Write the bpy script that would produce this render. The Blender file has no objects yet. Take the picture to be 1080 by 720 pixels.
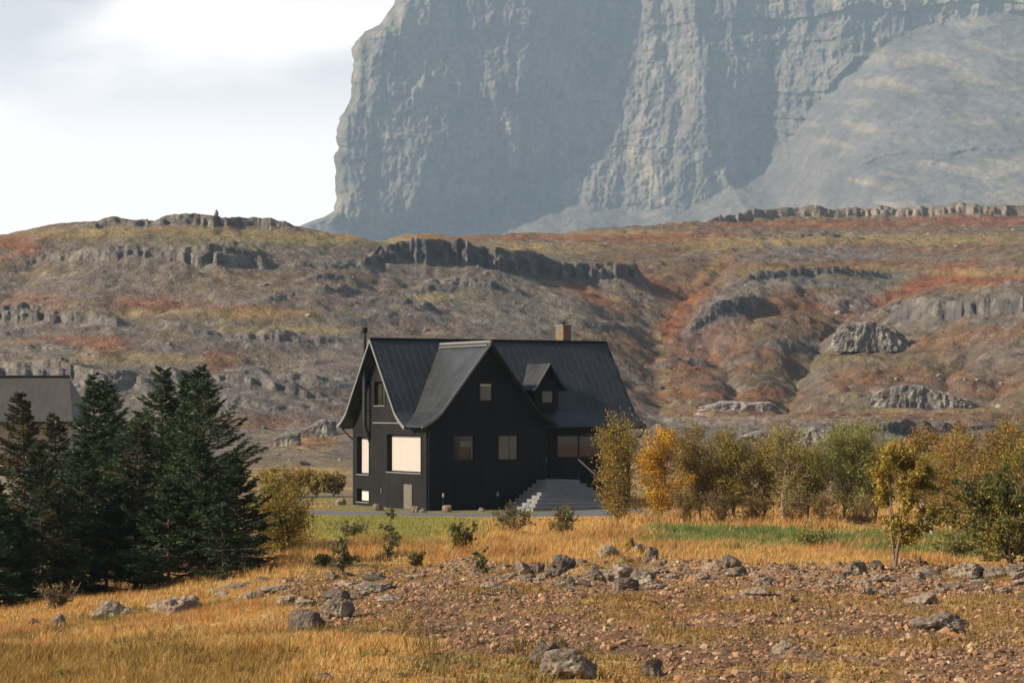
import bpy, bmesh, math, random
import numpy as np
from mathutils import Vector, Matrix
SC = bpy.context.scene
COL = SC.collection
F, CX, HZ = 2550.0, 540.0, 430.0       # focal length, centre column and horizon row in photo pixels
RNG = np.random.default_rng(7)

# ------------------------------------------------------------------ noise
_T2 = np.random.default_rng(11).random((256, 256))
_T3 = np.random.default_rng(12).random((32, 32, 32))
def vn2(x, y):
    xi = np.floor(x).astype(np.int64); yi = np.floor(y).astype(np.int64)
    fx = x - xi; fy = y - yi
    fx = fx*fx*fx*(fx*(fx*6-15)+10); fy = fy*fy*fy*(fy*(fy*6-15)+10)
    x0 = xi & 255; x1 = (xi+1) & 255; y0 = yi & 255; y1 = (yi+1) & 255
    a = _T2[x0, y0]*(1-fx)+_T2[x1, y0]*fx
    b = _T2[x0, y1]*(1-fx)+_T2[x1, y1]*fx
    return (a*(1-fy)+b*fy)*2-1
def fbm2(x, y, o=4, g=.5):
    s = 0; a = 1; n = 0
    for k in range(o):
        s = s+a*vn2(x+17.3*k, y+9.7*k); n += a; a *= g; x = x*2.03; y = y*2.03
    return s/n
def vn3(p):
    i = np.floor(p).astype(np.int64); f = p-i; f = f*f*(3-2*f)
    out = 0
    for dx in (0, 1):
        wx = f[..., 0] if dx else 1-f[..., 0]
        for dy in (0, 1):
            wy = f[..., 1] if dy else 1-f[..., 1]
            for dz in (0, 1):
                wz = f[..., 2] if dz else 1-f[..., 2]
                out = out+wx*wy*wz*_T3[(i[..., 0]+dx) & 31, (i[..., 1]+dy) & 31, (i[..., 2]+dz) & 31]
    return out*2-1
def sstep(a, b, x):
    t = np.clip((x-a)/(b-a), 0, 1); return t*t*(3-2*t)

# ------------------------------------------------------------------ object helpers
def link(name, me, parent=None, loc=None):
    o = bpy.data.objects.new(name, me); COL.objects.link(o)
    if parent is not None: o.parent = parent
    if loc is not None: o.location = loc
    return o
def tag(o, label, cat, group=None):
    o['label'] = label; o['category'] = cat
    if group: o['group'] = group
    return o
def thing(name, label, cat, loc=(0, 0, 0), rz=0, group=None):
    o = bpy.data.objects.new(name, None); COL.objects.link(o)
    o.location = loc; o.rotation_euler = (0, 0, rz); o.empty_display_size = .3
    return tag(o, label, cat, group)
def np_mesh(name, verts, faces_list, mat, col=None, smooth=False):
    """faces_list: list of int arrays (n,k)"""
    me = bpy.data.meshes.new(name)
    V = np.asarray(verts, dtype=np.float32)
    me.vertices.add(len(V)); me.vertices.foreach_set('co', V.ravel())
    loops = np.concatenate([f.ravel() for f in faces_list]).astype(np.int32)
    tot = np.concatenate([np.full(len(f), f.shape[1], np.int32) for f in faces_list])
    st = np.concatenate([[0], np.cumsum(tot)[:-1]]).astype(np.int32)
    me.loops.add(len(loops)); me.loops.foreach_set('vertex_index', loops)
    me.polygons.add(len(tot)); me.polygons.foreach_set('loop_start', st)
    me.polygons.foreach_set('use_smooth', np.full(len(tot), smooth, dtype=bool))
    me.update(calc_edges=True)
    if col is not None:
        c = np.ones((len(V), 4), np.float32); c[:, :3] = col
        a = me.attributes.new('tint', 'FLOAT_COLOR', 'POINT'); a.data.foreach_set('color', c.ravel())
    me.materials.append(mat)
    return me
def grid_faces(nc, nr):
    i = np.arange(nc*nr).reshape(nc, nr)
    return np.stack([i[:-1, :-1], i[1:, :-1], i[1:, 1:], i[:-1, 1:]], -1).reshape(-1, 4)

class MB:
    def __init__(s): s.v = []; s.f = []
    def poly(s, pts):
        n = len(s.v); s.v += [tuple(p) for p in pts]; s.f.append(tuple(range(n, n+len(pts))))
    def box(s, a, b):
        x0, y0, z0 = a; x1, y1, z1 = b; n = len(s.v)
        s.v += [(x0, y0, z0), (x1, y0, z0), (x1, y1, z0), (x0, y1, z0), (x0, y0, z1), (x1, y0, z1), (x1, y1, z1), (x0, y1, z1)]
        s.f += [tuple(n+i for i in q) for q in ((0, 3, 2, 1), (4, 5, 6, 7), (0, 1, 5, 4), (1, 2, 6, 5), (2, 3, 7, 6), (3, 0, 4, 7))]
    def tube(s, pts, r, k=8, caps=True):
        pts = [Vector(p) for p in pts]
        if not hasattr(r, '__len__'): r = [r]*len(pts)
        n = len(s.v)
        for i, p in enumerate(pts):
            d = (pts[min(i+1, len(pts)-1)]-pts[max(i-1, 0)]).normalized()
            a = d.cross(Vector((0, 0, 1)))
            if a.length < .05: a = d.cross(Vector((1, 0, 0)))
            a.normalize(); b = d.cross(a)
            for j in range(k):
                t = 2*math.pi*j/k
                s.v.append(tuple(p+(a*math.cos(t)+b*math.sin(t))*r[i]))
        for i in range(len(pts)-1):
            for j in range(k):
                j2 = (j+1) % k
                s.f.append((n+i*k+j, n+i*k+j2, n+(i+1)*k+j2, n+(i+1)*k+j))
        if caps:
            s.f.append(tuple(n+j for j in range(k))); m = n+(len(pts)-1)*k
            s.f.append(tuple(m+j for j in range(k-1, -1, -1)))
    def build(s, name, mat, parent=None, smooth=False, bevel=0):
        me = bpy.data.meshes.new(name); me.from_pydata(s.v, [], s.f)
        bm = bmesh.new(); bm.from_mesh(me)
        bmesh.ops.recalc_face_normals(bm, faces=bm.faces)
        if bevel:
            bmesh.ops.bevel(bm, geom=list(bm.edges), offset=bevel, segments=1, affect='EDGES')
        for f in bm.faces: f.smooth = smooth
        bm.to_mesh(me); bm.free()
        me.materials.append(mat)
        return link(name, me, parent)

# ------------------------------------------------------------------ materials
def mat(name, color=(.5, .5, .5), rough=.8, attr=False, var=.25, scale=3., scale2=None, bump=0., bscale=8., bdist=.05,
        spec=.3, metal=0., trans=0., tint2=None, t2scale=1., t2lo=.5, t2hi=.65, wave=None, detail=6, stretch=None):
    m = bpy.data.materials.new(name); m.use_nodes = True
    nt = m.node_tree; N = nt.nodes; L = nt.links
    p = N['Principled BSDF']; out = N['Material Output']
    p.inputs['Roughness'].default_value = rough; p.inputs['Metallic'].default_value = metal
    p.inputs['Specular IOR Level'].default_value = spec
    tc = N.new('ShaderNodeTexCoord')
    if attr:
        a = N.new('ShaderNodeAttribute'); a.attribute_name = 'tint'; src = a.outputs['Color']
    else:
        r = N.new('ShaderNodeRGB'); r.outputs[0].default_value = (*color, 1); src = r.outputs[0]
    def noise(sc, det=detail):
        n = N.new('ShaderNodeTexNoise'); n.inputs['Scale'].default_value = sc; n.inputs['Detail'].default_value = det
        n.inputs['Roughness'].default_value = .62
        if stretch and sc == scale2:
            mp = N.new('ShaderNodeMapping'); mp.inputs['Scale'].default_value = stretch
            L.new(tc.outputs['Object'], mp.inputs[0]); L.new(mp.outputs[0], n.inputs['Vector'])
        else: L.new(tc.outputs['Object'], n.inputs['Vector'])
        return n.outputs['Fac']
    if tint2:
        rp = N.new('ShaderNodeValToRGB'); rp.color_ramp.elements[0].position = t2lo; rp.color_ramp.elements[1].position = t2hi
        L.new(noise(t2scale), rp.inputs[0])
        mx = N.new('ShaderNodeMix'); mx.data_type = 'RGBA'
        L.new(rp.outputs[0], mx.inputs[0]); L.new(src, mx.inputs[6]); mx.inputs[7].default_value = (*tint2, 1); src = mx.outputs[2]
    for sc in (scale, scale2):
        if sc and var:
            mr = N.new('ShaderNodeMapRange'); mr.inputs[1].default_value = .3; mr.inputs[2].default_value = .7
            mr.inputs[3].default_value = 1-var; mr.inputs[4].default_value = 1+var
            L.new(noise(sc), mr.inputs[0])
            vm = N.new('ShaderNodeVectorMath'); vm.operation = 'SCALE'
            L.new(src, vm.inputs[0]); L.new(mr.outputs[0], vm.inputs['Scale']); src = vm.outputs[0]
    L.new(src, p.inputs['Base Color'])
    h = None
    if wave:                      # (direction vector, boards per metre, height)
        dv = N.new('ShaderNodeVectorMath'); dv.operation = 'DOT_PRODUCT'; dv.inputs[1].default_value = wave[0]
        L.new(tc.outputs['Object'], dv.inputs[0])
        mu = N.new('ShaderNodeMath'); mu.operation = 'MULTIPLY'; mu.inputs[1].default_value = wave[1]; L.new(dv.outputs['Value'], mu.inputs[0])
        fr = N.new('ShaderNodeMath'); fr.operation = 'FRACT'; L.new(mu.outputs[0], fr.inputs[0])
        gt = N.new('ShaderNodeMath'); gt.operation = 'GREATER_THAN'; gt.inputs[1].default_value = .14; L.new(fr.outputs[0], gt.inputs[0])
        h = (gt.outputs[0], wave[2])
    prev = None
    for hh in ((noise(bscale, 8), bdist) if bump else None, h):
        if hh is None: continue
        b = N.new('ShaderNodeBump'); b.inputs['Strength'].default_value = bump if bump else .8
        b.inputs['Distance'].default_value = hh[1]; L.new(hh[0], b.inputs['Height'])
        if prev: L.new(prev, b.inputs['Normal'])
        prev = b.outputs[0]
    if prev: L.new(prev, p.inputs['Normal'])
    if trans:
        tr = N.new('ShaderNodeBsdfTranslucent'); L.new(src, tr.inputs['Color'])
        ms = N.new('ShaderNodeMixShader'); ms.inputs[0].default_value = trans
        L.new(p.outputs[0], ms.inputs[1]); L.new(tr.outputs[0], ms.inputs[2]); L.new(ms.outputs[0], out.inputs['Surface'])
    return m
M = {}
M['ground'] = mat('ground_soil', attr=True, rough=.95, var=.3, scale=2.2, scale2=14, bump=.9, bscale=9, bdist=.12, spec=.1)
M['hill'] = mat('hill_heath', attr=True, rough=.95, var=.32, scale=.25, scale2=2.2, bump=1, bscale=.9, bdist=.9, spec=.08, detail=9)
M['mountain'] = mat('mountain_rock', attr=True, rough=.95, var=.34, scale=.012, scale2=.07, bump=1, bscale=.05, bdist=7, spec=.05, detail=9)
M['rock'] = mat('lichen_rock', (.21, .165, .125), rough=.9, var=.36, scale=2.5, scale2=12, bump=.9, bscale=9, bdist=.14, spec=.1, tint2=(.36, .31, .21), t2scale=3.2, t2lo=.5, t2hi=.68)
M['darkrock'] = mat('dark_basalt', (.15, .12, .095), rough=.9, var=.36, scale=2.5, scale2=12, bump=.9, bscale=9, bdist=.14, spec=.1, tint2=(.27, .22, .15), t2scale=4, t2lo=.55, t2hi=.75)
M['palerock'] = mat('pale_rock', (.32, .25, .185), rough=.9, var=.32, scale=3, scale2=14, bump=.9, bscale=10, bdist=.12, spec=.1, tint2=(.19, .14, .10), t2scale=4)
M['gravel'] = mat('gravel_stone', attr=True, rough=.92, var=.2, scale=9, spec=.15)
M['outcrop'] = mat('outcrop_basalt', (.155, .14, .13), rough=.92, var=.42, scale=.35, scale2=1.6, bump=1, bscale=1.1, bdist=.5, spec=.1, tint2=(.33, .30, .23), t2scale=.5, t2lo=.5, t2hi=.7)
M['paleoutcrop'] = mat('pale_outcrop', (.29, .245, .215), rough=.92, var=.3, scale=.35, scale2=1.6, bump=1, bscale=1.1, bdist=.5, spec=.1, tint2=(.17, .14, .12), t2scale=.6)
M['drive'] = mat('driveway_gravel', (.125, .125, .13), rough=.95, var=.25, scale=3, scale2=18, bump=.5, bscale=25, bdist=.02, spec=.1)
M['bark'] = mat('birch_bark', (.16, .12, .09), rough=.9, var=.3, scale=6, spec=.1)
M['palebark'] = mat('pale_bark', (.42, .36, .29), rough=.9, var=.3, scale=6, spec=.1)
M['sprucebark'] = mat('spruce_bark', (.085, .062, .05), rough=.95, var=.3, scale=7, spec=.1)
M['leaf'] = mat('autumn_leaf', attr=True, rough=.6, var=0, spec=.25, trans=.35)
M['needle'] = mat('spruce_needle', attr=True, rough=.6, var=0, spec=.25, trans=.12)
M['grass'] = mat('grass_blade', attr=True, rough=.7, var=0, spec=.2, trans=.4)
M['cladding'] = mat('black_timber_cladding', (.009, .009, .0092), rough=.68, var=.5, scale=.9, scale2=6.5, stretch=(1, 1, .03), spec=.14, bump=.3, bscale=20, bdist=.004, wave=((1, 1, 0), 6.5, .012))
M['roofmetal'] = mat('black_roof_metal', (.026, .028, .030), rough=.45, var=.38, scale=.8, scale2=4.7, stretch=(1, 1, .05), spec=.4, bump=.12, bscale=3, bdist=.02)
M['trim'] = mat('grey_trim_and_sunlit_rake', (.16, .155, .145), rough=.45, var=.12, scale=4, spec=.5)  # grey metal parts; on the rakes it paints sunlight onto dark metal
M['blacktrim'] = mat('black_trim', (.007, .007, .007), rough=.55, var=.1, scale=4, spec=.2)
M['blind'] = mat('pale_roller_blind', (.40, .365, .33), rough=.8, var=.05, scale=1.5, spec=.3)
M['whiteblind'] = mat('white_blind', (.5, .46, .4), rough=.8, var=.05, scale=1.5, spec=.3)
M['glass'] = mat('window_glass', (.028, .029, .022), rough=.06, var=.4, scale=1.2, spec=.7)
M['porchglass'] = mat('porch_glass', (.022, .015, .012), rough=.06, var=.3, scale=2, spec=.7)
M['curtain_reflection'] = mat('grey_curtain_reflection', (.13, .125, .095), rough=.5, var=.2, scale=4, spec=.5)  # curtain grey raised to stand in for pale reflections in the front panes
M['concrete'] = mat('grey_concrete', (.19, .19, .195), rough=.85, var=.18, scale=3, scale2=20, spec=.2, bump=.3, bscale=20, bdist=.01)
M['greydoor'] = mat('weathered_grey_door', (.12, .11, .09), rough=.8, var=.2, scale=5, spec=.2)
M['brick'] = mat('chimney_brick', (.155, .112, .08), rough=.9, var=.3, scale=6, scale2=25, bump=.6, bscale=14, bdist=.02, spec=.1)
M['handrail'] = mat('pale_wood_handrail', (.5, .4, .32), rough=.6, var=.1, scale=5)
M['pipe'] = mat('black_stovepipe', (.02, .019, .018), rough=.38, var=.1, scale=3, spec=.6)
M['greyroof'] = mat('grey_corrugated_roof', (.062, .055, .048), rough=.6, var=.15, scale=.7, scale2=4, spec=.3)
M['whitewall'] = mat('pale_plaster', (.42, .37, .30), rough=.9, var=.15, scale=1, spec=.1)
M['moss'] = mat('moss_cushion', (.20, .13, .03), rough=.95, var=.35, scale=4, scale2=20, bump=1, bscale=18, bdist=.06, spec=.1, tint2=(.10, .085, .02), t2scale=2)
M['lamp'] = mat('grey_lamp_metal', (.25, .25, .25), rough=.5, var=.05, scale=3)

# ------------------------------------------------------------------ terrain heights
def rz(Y, row): return (Y, (HZ-row)*Y/F)
NEAR = {
 -900: [(3, -1.45), (22, -2.9), (45, -5.2), (70, -7.6), (100, -8.2), (150, -7.4)],
 -200: [(3, -1.45), (22, -2.6), (45, -4.5), (70, -6.4), (100, -6.7), (150, -6.2)],
 0: [(3, -1.45), (22, -2.5), (45, -4.2), (70, -5.8), (100, -6.0), (150, -5.8)],
 150: [(3, -1.45), (22, -2.45), (45, -3.95), (66, -5.0), (100, -5.6), (150, -5.6)],
 300: [(3, -1.45), (22, -2.4), (40, -3.3), (62, -4.25), (85, -4.72), (115, -5.25), (125, -5.38), (150, -5.38)],
 450: [(3, -1.45), (22, -2.38), (40, -3.12), (60, -4.0), (85, -4.65), (114, -5.2), (120, -5.36), (150, -5.36)],
 600: [(3, -1.45), (22, -2.34), (40, -3.05), (57, -3.7), (64, -4.02), (85, -4.72), (114, -5.3), (120, -5.36), (150, -5.36)],
 750: [(3, -1.45), (22, -2.3), (40, -2.96), (56, -3.58), (64, -4.0), (90, -4.85), (115, -5.33), (150, -5.36)],
 900: [(3, -1.45), (22, -2.3), (40, -2.95), (55, -3.58), (64, -4.1), (90, -5.0), (115, -5.4), (150, -5.3)],
 1080: [(3, -1.45), (22, -2.3), (38, -2.88), (52, -3.42), (62, -4.1), (90, -5.1), (115, -5.4), (150, -5.3)],
 2000: [(3, -1.45), (22, -2.3), (38, -2.7), (52, -3.1), (62, -3.9), (90, -5.1), (115, -5.4), (150, -5.3)],
}
def hl(base, rows): return [rz(*q) for q in rows]
HILL = {
 -900: [(200, 496), (310, 458), (400, 400), (450, 350), (500, 300), (540, 275)],
 -150: [(200, 496), (310, 458), (400, 365), (450, 310), (500, 268), (530, 257)],
 0: [(200, 496), (310, 456), (400, 356), (450, 298), (495, 256), (525, 246)],
 60: [(200, 496), (310, 456), (400, 356), (450, 296), (495, 248), (525, 233)],
 100: [(200, 496), (310, 456), (400, 354), (450, 294), (495, 246), (525, 229)],
 230: [(200, 496), (315, 458), (400, 356), (450, 296), (495, 248), (525, 232)],
 300: [(200, 496), (320, 458), (405, 356), (455, 298), (500, 254), (530, 237)],
 360: [(200, 496), (325, 458), (410, 356), (460, 300), (510, 260), (540, 246)],
 420: [(200, 496), (330, 458), (420, 358), (470, 305), (530, 268), (600, 252), (640, 249)],
 540: [(200, 494), (340, 456), (430, 362), (485, 310), (540, 280), (640, 256), (760, 246)],
 620: [(200, 492), (350, 452), (440, 376), (500, 320), (560, 286), (700, 256), (860, 240)],
 700: [(200, 490), (360, 449), (450, 389), (514, 327), (590, 286), (740, 252), (900, 238)],
 770: [(200, 490), (370, 445), (460, 388), (520, 322), (590, 282), (740, 254), (930, 230)],
 850: [(200, 490), (380, 442), (450, 398), (520, 335), (590, 290), (740, 258), (940, 228)],
 930: [(200, 490), (380, 440), (450, 395), (510, 340), (580, 296), (740, 260), (950, 226)],
 1000: [(200, 490), (380, 438), (450, 385), (505, 322), (570, 285), (740, 260), (950, 225)],
 1080: [(200, 490), (380, 438), (440, 375), (500, 308), (560, 278), (740, 258), (950, 224)],
 2000: [(200, 490), (380, 440), (440, 380), (500, 320), (560, 290), (740, 262), (950, 230)],
}
YT = np.arange(0, 1101, 1.0)
PT = np.arange(-900, 2001, 20.0)
def table(ctrl, conv, tail):
    ks = sorted(ctrl); T = []
    for k in ks:
        pts = [rz(*q) for q in ctrl[k]] if conv else list(ctrl[k])
        T.append((pts, k))
    return T
def _prof(px):
    def one(ctrl, conv):
        ks = sorted(ctrl); j = min(max(np.searchsorted(ks, px)-1, 0), len(ks)-2)
        out = []
        for k in (ks[j], ks[j+1]):
            pts = [rz(*q) for q in ctrl[k]] if conv else ctrl[k]
            out.append(pts)
        t = min(max((px-ks[j])/(ks[j+1]-ks[j]), 0), 1)
        return out, t
    (na, nb), tn = one(NEAR, False); (ha, hb), th = one(HILL, True)
    def col(n, h):
        P = list(n)+list(h); e = P[-1]
        P += [(e[0]+40, e[1]+.3), (e[0]+200, e[1]-3), (1200, e[1]-6)]
        y, z = zip(*P); return np.interp(YT, y, z)
    A = col(na, ha)*(1-tn)+col(nb, ha)*tn
    B = col(na, hb)*(1-tn)+col(nb, hb)*tn
    return A*(1-th)+B*th
ZT = np.array([_prof(p) for p in PT])
def _smooth(T):
    out = T.copy()
    for w, lo, hi in ((2, 0, 150), (6, 150, 260), (9, 260, 2000)):
        k = np.ones(2*w+1)/(2*w+1)
        S = np.array([np.convolve(np.pad(r, w, mode='edge'), k, 'valid') for r in T])
        msk = (YT >= lo) & (YT < hi); out[:, msk] = S[:, msk]
    k = np.array([.2, .6, .2])
    P = np.pad(out, ((1, 1), (0, 0)), mode='edge')
    return P[:-2]*k[0]+P[1:-1]*k[1]+P[2:]*k[2]
ZT = _smooth(_smooth(ZT))
def zbase(px, Y):
    a = np.clip((px+900)/20, 0, len(PT)-1.001); b = np.clip(Y, 0, 1099.9)
    i = a.astype(int); j = b.astype(int); fa = a-i; fb = b-j
    return (ZT[i, j]*(1-fa)+ZT[i+1, j]*fa)*(1-fb)+(ZT[i, j+1]*(1-fa)+ZT[i+1, j+1]*fa)*fb
def rowof(z, Y): return HZ-z*F/Y
def pxX(px, Y): return (px-CX)/F*Y

# masks over the near ground (px = bearing, row = elevation angle of the base terrain)
def I(x, pts):
    a, b = zip(*pts); return np.interp(x, a, b)
def gravel_mask(px, row, X, Y):
    n = fbm2(X*.35+3, Y*.22, 4)
    top = I(px, [(150, 640), (230, 632), (290, 612), (350, 603), (480, 600), (560, 597), (700, 593), (900, 597), (1080, 603), (1400, 606)])
    m = sstep(-4, 5, row-top+n*9)
    left = I(row, [(590, 240), (612, 250), (628, 300), (645, 320), (662, 310), (676, 400), (690, 445), (720, 455), (760, 470)])
    m = m*sstep(-25, 25, px-left+n*70)
    return m
def bare_mask(px, row, X, Y):    # 1 where soil/gravel shows, lower where moss patches grow in it
    n = fbm2(X*.5+40, Y*.3+7, 4)
    bot = sstep(672, 700, row)*sstep(.05, .28, n+.12)
    mid = sstep(.14, .4, n)*.85
    return gravel_mask(px, row, X, Y)*(1-np.maximum(bot, mid))
def green_mask(px, row, X, Y):
    n = fbm2(X*.3+11, Y*.15+5, 3)
    c = I(px, [(640, 575), (700, 572), (780, 572), (900, 575), (1000, 582), (1100, 585)])
    g = sstep(1, .4, np.abs(row-c+n*6)/np.where(px > 900, 16, 14))*sstep(655, 700, px+n*30)
    l = sstep(1, .3, np.hypot((px-400)/150, (row-557)/22)+n*.4)*.9
    return np.maximum(g*sstep(1300, 1150, px), l)
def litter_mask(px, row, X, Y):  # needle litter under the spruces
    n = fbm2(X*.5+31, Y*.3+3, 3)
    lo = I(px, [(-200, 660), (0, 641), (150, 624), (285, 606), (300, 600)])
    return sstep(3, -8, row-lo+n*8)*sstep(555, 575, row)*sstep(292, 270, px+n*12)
def flat_mask(px, Y):            # house yard: no relief
    return sstep(108, 116, Y)*sstep(160, 150, Y)*sstep(230, 300, px)*sstep(760, 690, px)
def znear_detail(px, Y, X, zb):
    row = rowof(zb, Y)
    g = gravel_mask(px, row, X, Y)
    f = 1-flat_mask(px, Y)
    near = sstep(190, 80, Y)
    big = fbm2(X*.22, Y*.22, 3)*.16*near
    rough = (fbm2(X*1.1, Y*1.1, 4)*.10+np.abs(fbm2(X*2.6+9, Y*2.6, 3))*.10)
    band = np.exp(-((row-606)/13.)**2)*sstep(220, 300, px)
    slab = np.maximum(0, fbm2(X*.8+5, Y*.5+2, 4)-.02)*.42
    d = big+g*rough*.8+g*band*slab+(1-g)*(fbm2(X*.9, Y*.9, 3)*.09+np.abs(fbm2(X*1.7+4, Y*1.3, 3))*.14)*near
    # mossy mound carrying a few stones
    Ym = 58.; Xm = pxX(650, Ym)
    d = d+.34*np.exp(-(((X-Xm)/1.0)**2+((Y-Ym)/2.2)**2))
    return d*f*sstep(230, 120, Y)
def ground_z(px, Y):
    px = np.asarray(px, float); Y = np.asarray(Y, float)
    zb = zbase(px, Y); return zb+znear_detail(px, Y, pxX(px, Y), zb)
def hit(px, row, y0=16, y1=190):
    Y = np.linspace(y0, y1, 2500); r = rowof(ground_z(np.full_like(Y, px), Y), Y)
    k = np.where(r <= row)[0]
    return float(Y[k[0]]) if len(k) else y1
def gpt(px, row=None, Y=None):
    if Y is None: Y = hit(px, row)
    return Vector((pxX(px, Y), Y, float(ground_z(np.array([px]), np.array([Y]))[0])))
# ------------------------------------------------------------------ near ground sheet
def make_ground():
    px = np.concatenate([np.linspace(-3800, -300, 22), np.arange(-270, 1350, 1.45), np.linspace(1380, 4900, 22)])
    Y = np.concatenate([[3, 6, 9, 12], 1/np.linspace(1/15, 1/206, 680)])
    P, YY = np.meshgrid(px, Y, indexing='ij'); X = pxX(P, YY)
    zb = zbase(P, YY); row = rowof(zb, YY)
    Z = zb+znear_detail(P, YY, X, zb)
    b = bare_mask(P, row, X, YY)[..., None]; g = green_mask(P, row, X, YY)[..., None]
    n1 = fbm2(X*.45, YY*.3, 4)[..., None]; n2 = fbm2(X*2.1+8, YY*1.6, 3)[..., None]
    gold = np.array([.42, .26, .09]); rust = np.array([.33, .17, .06]); olive = np.array([.20, .155, .055])
    C = gold+(rust-gold)*sstep(-.05, .5, n1)+(olive-gold)*sstep(.05, .5, -n1)*.7
    lc = np.where((P < 560)[..., None], np.array([.22, .20, .05]), np.array([.11, .15, .04])); C = C*(1-g)+lc*g
    soil = np.array([.185, .11, .066]); pale = np.array([.33, .24, .145])
    band = np.exp(-((row-607)/14.)**2)[..., None]
    S = soil+(pale-soil)*np.clip(band*.85+n2*.35, 0, 1)
    ml = sstep(.25, .5, fbm2(X*1.3+70, YY*1.0, 3))[..., None]*band
    S = S*(1-ml*.6)+np.array([.27, .2, .06])*ml*.6
    C = C*(1-b)+S*b*.88
    yd = (flat_mask(P, YY)*sstep(121, 124, YY))[..., None]; C = C*(1-yd)+np.array([.19, .165, .065])*yd
    bk = (sstep(128, 150, YY)*sstep(-.3, .3, n1[..., 0]+.15))[..., None]*.85; C = C*(1-bk)+np.array([.175, .125, .09])*bk
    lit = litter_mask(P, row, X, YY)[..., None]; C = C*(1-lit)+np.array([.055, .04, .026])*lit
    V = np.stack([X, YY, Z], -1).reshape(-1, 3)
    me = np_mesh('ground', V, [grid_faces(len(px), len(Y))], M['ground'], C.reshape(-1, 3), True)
    o = link('ground', me); o['kind'] = 'structure'
    # land behind the viewpoint, so windows and light have something to meet
    xs = np.linspace(-600, 600, 25); ys = np.linspace(-500, 3.0, 22)
    Xb, Yb = np.meshgrid(xs, ys, indexing='ij')
    Zb = -1.46-np.abs(Xb)*.006+fbm2(Xb*.02, Yb*.02, 2)*1.2*sstep(-8, -60, Yb)-.15*sstep(4, -2, Yb)
    me = np_mesh('meadow', np.stack([Xb, Yb, Zb], -1).reshape(-1, 3), [grid_faces(25, 22)], M['ground'],
                 np.tile(np.array([.3, .18, .06]), (25*22, 1)), True)
    o = link('meadow', me); o['kind'] = 'structure'
make_ground()

# ------------------------------------------------------------------ hillside with cliff bands and gullies
# foot line [(px,row)...], height in photo pixels per point, unevenness
CLIFFS = [
 ([(150, 242), (178, 240), (230, 240), (270, 241), (300, 243), (318, 246)], [0, 11, 11, 11, 8, 0], .03),
 ([(65, 243), (110, 240), (155, 240)], [0, 9, 6], .4),
 ([(-150, 262), (30, 272), (60, 272), (100, 273), (160, 277), (220, 281), (270, 279), (300, 284)], [2, 3, 6, 11, 14, 17, 14, 0], .45),
 ([(290, 285), (320, 282), (370, 284), (390, 286)], [0, 6, 5, 0], .6),
 ([(375, 283), (400, 283), (450, 289), (500, 292), (560, 294), (620, 297), (670, 304), (690, 303)], [0, 20, 27, 26, 24, 22, 24, 0], .28),
 ([(440, 300), (480, 304), (520, 308), (560, 312)], [0, 10, 8, 0], .5),
 ([(385, 322), (410, 322), (450, 327), (480, 331)], [0, 6, 9, 0], .4),
 ([(-250, 345), (0, 343), (40, 347), (90, 349), (125, 350), (150, 350)], [14, 16, 19, 14, 8, 0], .4),
 ([(150, 357), (190, 357), (240, 357), (300, 358), (350, 362), (380, 362)], [0, 7, 5, 7, 4, 0], .7),
 ([(-250, 405), (0, 400), (60, 403), (120, 410), (190, 411), (260, 415), (330, 420), (370, 423)], [18, 18, 24, 20, 12, 12, 9, 0], .4),
 ([(230, 392), (300, 397), (370, 402), (390, 402)], [0, 7, 6, 0], .6),
 ([(120, 432), (200, 436), (300, 440), (360, 440)], [0, 8, 8, 0], .6),
 ([(720, 342), (740, 338), (765, 333), (790, 330), (810, 318)], [0, 14, 18, 12, 0], .5),
 ([(760, 300), (800, 297), (860, 296), (920, 290), (950, 285)], [0, 8, 7, 6, 0], .6),
 ([(930, 352), (960, 348), (1000, 345), (1040, 340), (1090, 338), (1300, 340)], [0, 18, 20, 20, 22, 20], .35),
 ([(760, 253), (820, 252), (880, 252), (940, 250)], [0, 4, 4, 0], .5),
 ([(735, 240), (770, 235), (820, 232), (900, 230), (1000, 229), (1090, 228), (1300, 228)], [0, 9, 11, 12, 12, 12, 12], .25),
 ([(600, 243), (640, 241), (700, 239), (740, 239)], [0, 4, 4, 5], .5),
 ([(690, 470), (760, 474), (850, 472), (940, 468), (1000, 462), (1090, 458)], [0, 12, 14, 14, 9, 0], .6),
]
_r = np.random.default_rng(91)
for _k in range(46):                                # many short minor ledges
    _x = _r.uniform(-120, 1150); _lo, _hi = np.interp(_x, [-120, 250, 420, 620, 800, 1150], [262, 252, 300, 300, 300, 300]), np.interp(_x, [-120, 600, 800, 1150], [450, 440, 400, 400])
    _y = _r.uniform(_lo, _hi); _l = _r.uniform(22, 75); _h = _r.uniform(2.5, 6.5); _s = _r.uniform(-.06, .12)
    CLIFFS.append(([(_x-_l, _y-_s*_l), (_x-_l*.4, _y-_s*_l*.4), (_x+_l*.3, _y+_s*_l*.3), (_x+_l, _y+_s*_l)], [0, _h, _h*.8, 0], .55))
GULLIES = [  # polyline px,row ; half width m ; depth m
 ([(772, 275), (735, 300), (705, 325), (693, 360), (690, 400), (700, 450)], 8, 3),
 ([(885, 335), (862, 358), (848, 385), (838, 410), (828, 432)], 6, 5),
 ([(745, 350), (765, 390), (785, 432)], 5, 3),
 ([(1000, 285), (950, 303), (900, 325)], 12, 5),
 ([(1020, 372), (1000, 395), (985, 425)], 5, 3.5),
 ([(1072, 385), (1050, 410), (1030, 430)], 6, 3.5),
 ([(35, 275), (10, 300), (-20, 330)], 9, 4),
]
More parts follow.
